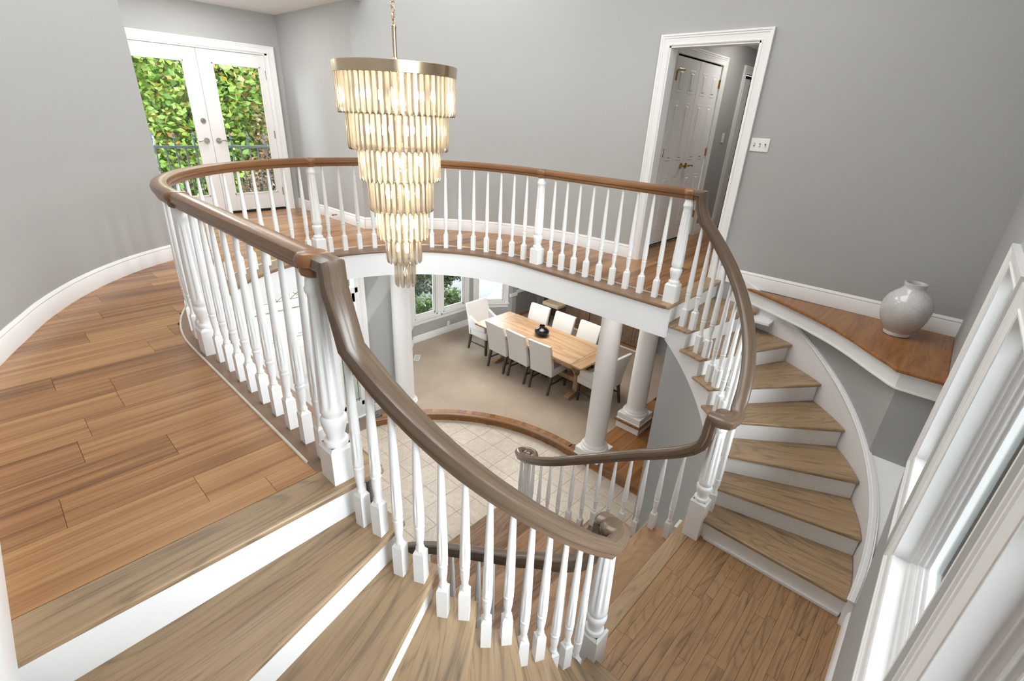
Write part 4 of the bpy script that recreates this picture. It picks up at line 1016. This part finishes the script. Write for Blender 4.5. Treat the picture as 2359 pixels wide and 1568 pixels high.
for i, y in enumerate((2.29, 1.69, 1.13)):
    chair(['cream chair on the far side of the table, nearest the bay window', 'cream chair on the far side of the table, behind the black pot', 'cream chair on the far side of the table, beside the column'][i], (4.34, y, ZD), PI + R([2, 0, -2][i]))
chair('cream armchair at the far end of the table by the windows', (3.87, 2.99, ZD), -PI / 2, True)
chair('cream armchair at the near end of the table behind the column', (3.86, .32, ZD), PI / 2 - R(4), True)
lathe_thing('black_pot', [(0, .055), (.004, .062), (.03, .10), (.06, .125), (.085, .130), (.11, .12), (.135, .085), (.148, .052), (.155, .046), (.175, .046), (.192, .05), (.196, .048), (.192, .040), (.16, .036), (.14, .03)], 'blackpot', 'squat black pot with a short neck on the dining table', 'pot', (3.85, 1.60, ZD + .7605))
lathe_thing('white_vase', [(0, .080), (.004, .086), (.018, .088), (.028, .085), (.034, .088), (.06, .108), (.10, .132), (.15, .150), (.20, .157), (.25, .153), (.295, .132), (.33, .100), (.352, .076), (.365, .068), (.38, .067), (.395, .071), (.402, .071), (.403, .062), (.385, .057), (.35, .06), (.30, .09), (.2, .13), (.08, .10)], 'vase', 'large white crackle glazed vase on the oak ledge', 'vase', (2.24, -3.08, .0015), 56)

# ---------------------------------------------------------------- doorway, corridor and closet
dr = setup_parent('trim_doorway', 'white moulded door casing of the open doorway in the right wall', 'door casing')
mb = MB(); casing(mb, (2.545, (DY0 + DY1) / 2, 0), (0, 1, 0), (-1, 0, 0), DY1 - DY0, DH, .09, True, .024); mb.build('casing', 'white', dr, smooth=25)
mb = MB(); mb.box(2.54, 2.67, DY0, DY0 + .015, 0, DH); mb.box(2.54, 2.67, DY1 - .015, DY1, 0, DH); mb.box(2.54, 2.67, DY0, DY1, DH - .015, DH); mb.build('jamb', 'white', dr)
mb = MB(); mb.box(2.665, 3.06, -.47, -.35, 0, 2.43); mb.box(3.06, 4.40, -.47, -.35, 2.06, 2.43); mb.box(4.40, 5.10, -.47, -.35, 0, 2.43); mb.box(5.10, 6.0, -.47, -.35, 2.04, 2.43); mb.box(5.95, 6.1, -1.65, -.35, 0, 2.43)
struct('wall_corridor', mb, 'wall', 'grey corridor wall holding the closet doors seen through the doorway', 'wall')
mb = MB(); mb.box(2.665, 6.0, -1.72, -1.60, 0, 2.43); struct('wall_corridor_near', mb, 'wall', 'hidden near wall of the corridor', 'wall')
mb = MB(); mb.box(2.66, 6.1, -1.72, -.35, 2.43, 2.5); struct('ceiling_corridor', mb, 'ceil', 'white corridor ceiling seen through the doorway', 'ceiling')
mb = MB(); pr = [(0, 0), (.012, 0), (.022, .02), (.05, .055), (.07, .075), (.08, .095), (.08, .105), (0, .105)]; mb.sweep([(2.67, -.47, 2.325), (6.0, -.47, 2.325)], pr); struct('trim_crown', mb, 'white', 'white crown moulding along the corridor wall', 'crown moulding', 30)
mb = MB(); baseboard(mb, [(5.0, -.47), (4.42, -.47)], 1); struct('baseboard_corridor', mb, 'white', 'white corridor baseboard between closet and far door', 'baseboard', 30)
cl = setup_parent('door_2', 'pair of white six panel closet doors with brass levers', 'closet door')
mb = MB(); casing(mb, (3.73, -.47, 0), (1, 0, 0), (0, -1, 0), 1.20, 2.05, .09, True, .022); mb.build('casing', 'white', cl, smooth=25)
MB().box(3.10, 4.36, -.43, -.36, .0, 2.06).build('closet_shade_sheet', 'black', cl)  # black sheet standing in for the unlit closet behind the leaves
for s in (-1, 1):
    x0, x1 = (3.138, 3.727) if s < 0 else (3.733, 4.322)
    lf = MB().box(x0, x1, -.465, -.43, .03, 2.035).build('door_leaf', 'white', cl, bevel=.002)
    for c in (x0 + .16, x1 - .16):
        for z0, z1 in ((.20, .82), (.99, 1.605), (1.69, 1.93)):
            mb = MB(); w = .068 * 1.05
            # sunk raised panel
            T = [(c - w, z0), (c + w, z0), (c + w, z1), (c - w, z1)]; I = [(c - w + .03, z0 + .03), (c + w - .03, z0 + .03), (c + w - .03, z1 - .03), (c - w + .03, z1 - .03)]
            a = [mb.pt((x, -.4655, z)) for x, z in T]; b = [mb.pt((x + (.010 if x < c else -.010), -.4685, z + (.01 if z < (z0 + z1) / 2 else -.01))) for x, z in T]; d = [mb.pt((x, -.466, z)) for x, z in I]; e = [mb.pt((x, -.474, z)) for x, z in [(c - w + .045, z0 + .045), (c + w - .045, z0 + .045), (c + w - .045, z1 - .045), (c - w + .045, z1 - .045)]]
            for r0, r1 in ((a, b), (b, d), (d, e)):
                for k in range(4): mb.f.append([r0[k], r0[(k + 1) % 4], r1[(k + 1) % 4], r1[k]])
            mb.f.append(e); mb.build('panel', 'white', lf)
    xh = x0 + .003 if s < 0 else x1 - .003
    for z in (.30, 1.08, 1.85): MB().tube((xh, -.476, z - .045), (xh, -.476, z + .045), .009, 8).box(xh - .014, xh + .014, -.472, -.466, z - .045, z + .045).build('hinge', 'brass', lf)
    xk = x1 - .06 if s < 0 else x0 + .06
    mb = MB(); mb.tube((xk, -.466, .93), (xk, -.474, .93), .032, 20).tube((xk, -.474, .93), (xk, -.51, .93), .011, 10).tube((xk, -.51, .93), (xk + s * .055, -.515, .935), .010, 10, .008).tube((xk + s * .055, -.515, .935), (xk + s * .10, -.512, .925), .008, 10, .011); mb.build('lever', 'brass', lf)
# coat hook near the top hinge
tag(MB().tube((3.165, -.478, 1.80), (3.168, -.478, 1.90), .008, 8).tube((3.168, -.478, 1.90), (3.235, -.53, 1.905), .008, 8).build('coat_hook', 'brass', None), 'brass hook near the top of the left closet door', 'hook')
d3 = setup_parent('door_3', 'far corridor door standing ajar at the edge of the doorway', 'door')
mb = MB(); casing(mb, (5.50, -.47, 0), (1, 0, 0), (0, -1, 0), .80, 2.03, .09, True, .022); mb.build('casing', 'white', d3, smooth=25)
MB().box(5.10, 5.90, -.40, -.36, 0, 2.03).build('room_shade_sheet', 'black', d3)  # black sheet in place of the unlit room beyond
MB().box(5.12, 5.36, -.46, -.42, .01, 1.98).build('door_leaf', 'white', d3)
tag(MB().box(-.035, .035, -.006, 0, -.058, .058).box(-.006, .006, -.016, -.006, -.012, .012).build('light_switch', 'plastic', None, loc=(4.78, -.471, 1.25)), 'single white light switch on the corridor wall', 'switch')
t = thing('switch_plate', 'white triple light switch plate beside the door casing', 'switch', (2.544, -1.676, 1.243))
MB().box(-.006, 0, -.078, .078, -.054, .054).build('plate', 'plastic', t, bevel=.003)
for k in (-1, 0, 1):
    MB().box(-.0075, -.006, k * .046 - .006, k * .046 + .006, -.013, .013).build('slot', 'slot', t)
    MB().box(-.017, -.007, k * .046 - .004, k * .046 + .004, -.010 + .006 * k, .004 + .006 * k).build('toggle', 'plastic', t)

# ---------------------------------------------------------------- french doors and the iron balcony
fd = setup_parent('door_4', 'white glazed french doors opening to the iron balcony', 'french door')
mb = MB(); casing(mb, (0, YFR, 0), (1, 0, 0), (0, -1, 0), 1.66, 1.97, .085, True, .024); mb.build('casing', 'white', fd, smooth=25)
mb = MB(); mb.box(-.83, -.80, YFR, YFR + .12, 0, 1.97); mb.box(.80, .83, YFR, YFR + .12, 0, 1.97); mb.box(-.83, .83, YFR, YFR + .12, 1.95, 1.97); mb.build('jamb', 'white', fd)
MB().box(-.80, .80, YFR + .0, YFR + .10, -.01, .022).build('threshold', 'black', fd)
for s in (-1, 1):
    lf = bpy.data.objects.new('door_leaf', None); COL.objects.link(lf); lf.parent = fd
    a, b = sorted((s * .003, s * .798)); g0, g1 = sorted((s * .15, s * .725)); y0, y1 = YFR + .02, YFR + .065
    mb = MB(); mb.box(a, g0, y0, y1, .03, 1.945); mb.box(g1, b, y0, y1, .03, 1.945); mb.box(g0, g1, y0, y1, .03, .24); mb.box(g0, g1, y0, y1, 1.81, 1.945); mb.build('stiles', 'white', lf, bevel=.002)
    mb = MB(); mb.box(g0, g0 + .018, y0 - .006, y0 + .02, .24, 1.81); mb.box(g1 - .018, g1, y0 - .006, y0 + .02, .24, 1.81); mb.box(g0, g1, y0 - .006, y0 + .02, .24, .258); mb.box(g0, g1, y0 - .006, y0 + .02, 1.792, 1.81); mb.build('glazing_bead', 'white', lf, bevel=.003)
    MB().box(g0 + .01, g1 - .01, y0 + .02, y0 + .026, .25, 1.80).build('pane', 'glass', lf)
    xk = s * .07
    mb = MB(); mb.tube((xk, y0, .92), (xk, y0 - .010, .92), .033, 20).tube((xk, y0 - .01, .92), (xk, y0 - .05, .92), .010, 10).tube((xk, y0 - .05, .92), (xk + s * .05, y0 - .052, .925), .010, 10, .008).tube((xk + s * .05, y0 - .052, .925), (xk + s * .10, y0 - .05, .913), .008, 10, .010); mb.build('lever', 'nickel', lf, smooth=40)
    for z in (.25, 1.0, 1.72): MB().tube((s * .80, y0 - .006, z - .05), (s * .80, y0 - .006, z + .05), .009, 8).box(*sorted((s * .785, s * .815)), y0 - .004, y0, z - .05, z + .05).build('hinge', 'nickel', lf)
    if s < 0: MB().tube((-.065, y0, 1.15), (-.065, y0 - .012, 1.15), .030, 20).tube((-.065, y0 - .012, 1.15), (-.065, y0 - .022, 1.15), .018, 16).build('deadbolt', 'nickel', lf, smooth=40)
mb = MB(); mb.box(-1.5, 1.5, YFR + .14, 5.05, -.22, -.04); struct('floor_balcony', mb, 'paving', 'pale balcony slab outside the french doors', 'floor')
rl_ = thing('iron_railing', 'grey iron balcony railing with pointed finials outside the french doors', 'railing', (0, 4.92, -.04))
MB().box(-1.5, 1.5, -.02, .02, .82, .85).build('top_rail', 'darkmetal', rl_); MB().box(-1.5, 1.5, -.015, .015, .08, .10).build('bottom_rail', 'darkmetal', rl_)
for k in range(-12, 13):
    x = k * .118
    tall = k % 2 == 0
    MB().box(x - .008, x + .008, -.008, .008, 0, .96 if tall else .82).build('bar', 'darkmetal', rl_)
    if tall:
        MB().lathe([(.93, .008), (.945, .018), (.955, .012), (.99, .0165), (1.03, .001)], 8).build('finial', 'darkmetal', rl_, loc=(x, 0, 0))
        mb = MB()
        for s in (-1, 1): mb.tube((x, 0, .45), (x + s * .059, 0, .38), .006, 6).tube((x + s * .059, 0, .38), (x + s * .059, 0, .22), .006, 6).tube((x + s * .059, 0, .22), (x, 0, .15), .006, 6)
        mb.build('scroll', 'darkmetal', rl_)

# ---------------------------------------------------------------- chandelier
CX, CY = 0.0, .055
ch = thing('chandelier', 'tall seven tier crystal chandelier with champagne gold rim', 'chandelier', (CX, CY, 0))
tiers = [(1.596, 1.335, .405, 60), (1.345, 1.10, .352, 52), (1.11, .885, .288, 42), (.895, .66, .233, 34), (.67, .44, .186, 27), (.45, .245, .128, 18), (.255, .042, .072, 10)]
MB().lathe([(1.585, .425), (1.652, .431)], 72, cap=False).lathe([(1.652, .418), (1.585, .415)], 72, cap=False).lathe([(1.652, .431), (1.654, .425), (1.652, .418)], 72, cap=False).lathe([(1.585, .415), (1.583, .42), (1.585, .425)], 72, cap=False).build('rim_band', 'champ', ch, smooth=30)
mb = MB()
for k in range(4): a = PI / 4 + k * PI / 2; mb.tube((0, 0, 1.64), (.42 * math.cos(a), .42 * math.sin(a), 1.62), .008, 8)
mb.lathe([(1.60, .42), (1.604, .42), (1.604, .0), ], 48, cap=False); mb.build('top_plate', 'champ', ch)
MB().tube((0, 0, 1.64), (0, 0, 1.88), .016, 14).lathe([(1.645, .03), (1.66, .032), (1.69, .02), (1.70, .016)], 16).lathe([(1.87, .018), (1.88, .02), (1.895, .012)], 14).build('stem', 'champ', ch, smooth=40)
def ring(mb, c, rad, tr, axis):
    n = 20; m = 8; idx = []
    for i in range(n):
        a = 2 * PI * i / n
        for j in range(m):
            b = 2 * PI * j / m; rr = rad + tr * math.cos(b); u = rr * math.cos(a); w = rr * math.sin(a); v = tr * math.sin(b)
            idx.append(mb.pt((c[0] + (u if axis == 'y' else v), c[1] + (v if axis == 'y' else u), c[2] + w)))
    for i in range(n):
        for j in range(m): mb.f.append([idx[i * m + j], idx[((i + 1) % n) * m + j], idx[((i + 1) % n) * m + (j + 1) % m], idx[i * m + (j + 1) % m]])
for i, (rad, z, ax) in enumerate(((.036, 1.930, 'y'),) + tuple((.018, 1.980 + .030 * q, 'xy'[q % 2]) for q in range(14))):
    mb = MB(); ring(mb, (0, 0, z), rad, .006 if i == 0 else .004, ax); o = mb.build('chain_link', 'champ', ch, smooth=60); 
    if i == 0: o.rotation_euler = (0, 0, R(48))
MB().tube((0, 0, 2.40), (0, 0, CEIL - .04), .006, 8).lathe([(CEIL - .04, .03), (CEIL - .03, .07), (CEIL - .005, .075)], 24).build('ceiling_canopy', 'champ', ch)
for ti, (zt, zb, rad, n) in enumerate(tiers):
    w = 2 * PI * rad / n * .47; d = .016; L = zt - zb; mb = MB()
    sec = [(-w, .002), (-w * .55, d), (w * .55, d), (w, .002), (w * .4, -.006), (-w * .4, -.006)]
    zs = [(0, 1), (-L + .030, 1), (-L + .010, .72), (-L, .35)]
    rows = [[mb.pt((y * s, x * s, z)) for x, y in sec] for z, s in zs]
    for a, b in zip(rows[:-1], rows[1:]):
        for k in range(6): mb.f.append([a[k], b[k], b[(k + 1) % 6], a[(k + 1) % 6]])
    mb.f.append(rows[0]); mb.f.append(rows[-1][::-1])
    me = mb.mesh('crystal_prism', M['crystal'])
    for k in range(n):
        a = 2 * PI * k / n; o = link('crystal_prism', me, ch, loc=(rad * math.cos(a), rad * math.sin(a), zt), rz=a)
    if ti: MB().lathe([(zt + .002, rad - .012), (zt + .002, rad + .008), (zt - .006, rad + .008), (zt - .006, rad - .012), (zt + .002, rad - .012)], 48, cap=False).build('tier_ring', 'champ', ch)
MB().tube((0, 0, 1.60), (0, 0, .25), .010, 10).build('centre_stem', 'champ', ch)
bulbm = emis('lamp_glow', (1, .88, .68), 4.5)
bme = MB().lathe([(-.035, .006), (-.028, .013), (-.01, .017), (.01, .015), (.028, .007), (.035, .002)], 12).mesh('bulb', bulbm, 60)
for z, rr, n in ((1.47, .27, 10), (1.24, .22, 8), (1.02, .17, 6), (.79, .12, 5), (.56, .09, 4), (.36, .05, 3)):
    for k in range(n):
        a = 2 * PI * k / n + z; link('bulb', bme, ch, loc=(rr * math.cos(a), rr * math.sin(a), z))
link('bulb', bme, ch, loc=(0, 0, .16))
rr = random.Random(2); mb = MB()
for k in range(420):
    z = rr.uniform(.22, 1.42); a = rr.uniform(0, 6.283); q = rr.uniform(.02, .02 + .085 * (z - .1)); x, y = q * math.cos(a), q * math.sin(a); e = .007
    i = [mb.pt(p) for p in ((x - e, y, z), (x, y - e, z), (x + e, y, z), (x, y + e, z), (x, y, z + 1.5 * e), (x, y, z - 1.5 * e))]
    for j in range(4): mb.f.append([i[j], i[(j + 1) % 4], i[4]]); mb.f.append([i[(j + 1) % 4], i[j], i[5]])
o = mb.build('bead_strings', 'crystal', ch); o['kind'] = 'stuff'
for z, e in ((1.45, 18), (1.0, 13), (.55, 8)):
    l = bpy.data.lights.new('chandelier_light', 'POINT'); l.energy = e; l.color = (1, .84, .62); l.shadow_soft_size = .06
    o = bpy.data.objects.new('chandelier_light', l); COL.objects.link(o); o.location = (0, 0, z); o.parent = ch

# ---------------------------------------------------------------- outdoors
mb = MB(); mb.box(-40, 40, 4.6, 60, ZF - .45, ZF - .40); struct('ground_lawn', mb, 'grass', 'green lawn beyond the house front', 'lawn')
mb = MB(); mb.box(-30, 30, 11.0, 17.5, ZF - .40, ZF - .385); struct('ground_driveway', mb, 'paving', 'pale grey driveway seen through the french doors', 'driveway')
mb = MB(); mb.box(-40, 40, -60, -3.7, ZF - .45, ZF - .40); struct('ground_garden', mb, 'grass', 'lawn outside the stair windows', 'lawn')
mb = MB(); mb.prism([(5.0, 4.6), (11, 4.0), (11, 9.5), (5.2, 7.2)], ZF - .40, ZF - .37); struct('ground_path', mb, 'paving', 'grey paved court outside the angled dining window', 'paving')
def foliage(name, loc, rx, ry, rz, n, size, mat, seed, shell=.55):
    rr = random.Random(seed); v = []; f = []
    for i in range(n):
        while True:
            p = Vector((rr.uniform(-1, 1), rr.uniform(-1, 1), rr.uniform(-1, 1)))
            l = p.length
            if shell < l < 1: break
        lump = 1 + .18 * math.sin(p.x * 7 + seed) * math.cos(p.y * 6) + .12 * math.sin(p.z * 9)
        p = Vector((p.x * rx * lump, p.y * ry * lump, p.z * rz * lump))
        a = Vector((rr.gauss(0, 1), rr.gauss(0, 1), rr.gauss(0, .6))).normalized(); b = a.orthogonal().normalized()
        b = (b * math.cos(i) + a.cross(b) * math.sin(i)); s = size * rr.uniform(.6, 1.3); j = len(v)
        v += [tuple(p - a * s), tuple(p + b * s * .55), tuple(p + a * s), tuple(p - b * s * .55)]; f.append([j, j + 1, j + 2, j + 3])
    me = bpy.data.meshes.new('leaves'); me.from_pydata(v, [], f); me.materials.append(M[mat]); return me
def tree(name, label, loc, r, h0, n, size, mat, seed, cat='tree', group=None):
    t = thing(name, label, cat, (loc[0], loc[1], ZF - .4), 0, group)
    me = foliage(name, loc, r[0], r[1], r[2], n, size, mat, seed); o = link('leaves', me, t, loc=(0, 0, loc[2] - ZF + .4)); o['kind'] = 'stuff'
    mb = MB(); H = loc[2] - ZF + .4; mb.tube((0, 0, 0), (.05, 0, H), .12 if cat == 'tree' else .04, 8, .07 if cat == 'tree' else .02)
    rr = random.Random(seed)
    for k in range(7): a = rr.uniform(0, 6.28); mb.tube((0, 0, H * rr.uniform(.5, .9)), (r[0] * .7 * math.cos(a), r[1] * .7 * math.sin(a), H + r[2] * rr.uniform(-.3, .6)), .04, 6, .012)
    mb.build('trunk', 'bark', t)
tree('maple_tree', 'bright green maple with red tipped leaves behind the left french door', (1.2, 10.4, 1.6), (3.0, 1.8, 3.6), 0, 42000, .075, 'leafgreen', 1)
tree('maple_tree', 'light green tree crown behind the right french door', (4.6, 11.8, 2.3), (2.4, 1.6, 2.8), 0, 26000, .075, 'leafgreen', 2)
tree('dark_tree', 'darker green tree at the far right behind the french doors', (6.6, 14.5, 2.5), (2.6, 2.0, 3.6), 0, 9000, .09, 'leafdark', 3)
tree('autumn_tree', 'russet autumn shrub behind the right french door', (3.1, 8.9, -.5), (1.25, 1.0, 1.55), 0, 16000, .045, 'leafred', 4, 'tree')
tree('maple_tree', 'green tree filling the view far left behind the french doors', (-2.4, 13.0, 1.8), (3.4, 2.2, 4.2), 0, 26000, .09, 'leafgreen', 6)
tree('background_tree', 'tall pale green tree far behind the french doors, left', (-1.5, 19.0, 2.2), (4.5, 2.0, 5.5), 0, 16000, .17, 'leafgreen', 21)
tree('background_tree', 'tall pale green tree far behind the french doors, right', (5.5, 20.0, 2.4), (4.5, 2.0, 5.5), 0, 16000, .17, 'leafgreen', 22)
tree('dark_shrub', 'tall dark evergreen shrub outside the left dining window', (4.2, 6.1, -1.6), (.95, .7, 1.3), 0, 9000, .05, 'leafdark', 7, 'shrub')
tree('dark_shrub', 'dark leafy shrub outside the second dining window', (6.0, 6.8, -1.9), (.9, .7, 1.1), 0, 8000, .05, 'leafdark', 8, 'shrub')
tree('green_bush', 'low bright green bush under the left dining window', (3.9, 5.05, -2.85), (.75, .45, .42), 0, 3500, .05, 'leafbush', 9, 'shrub')
tree('green_bush', 'low green bush under the second dining window', (5.1, 5.4, -2.95), (.6, .4, .42), 0, 2500, .05, 'leafbush', 10, 'shrub')
tree('green_bush', 'garden shrub seen through the stair window glass', (1.2, -5.6, -1.6), (1.3, .9, 1.3), 0, 4000, .08, 'leafdark', 11, 'shrub')
MB2 = MB(); MB2.box(-.04, .04, -1.9, 1.9, 0, .12)
tag(MB2.build('curb_stone', 'white', None, loc=(7.4, 6.2, ZF - .37), rz=R(-62)), 'white curb crossing the paved court outside the angled window', 'curb')
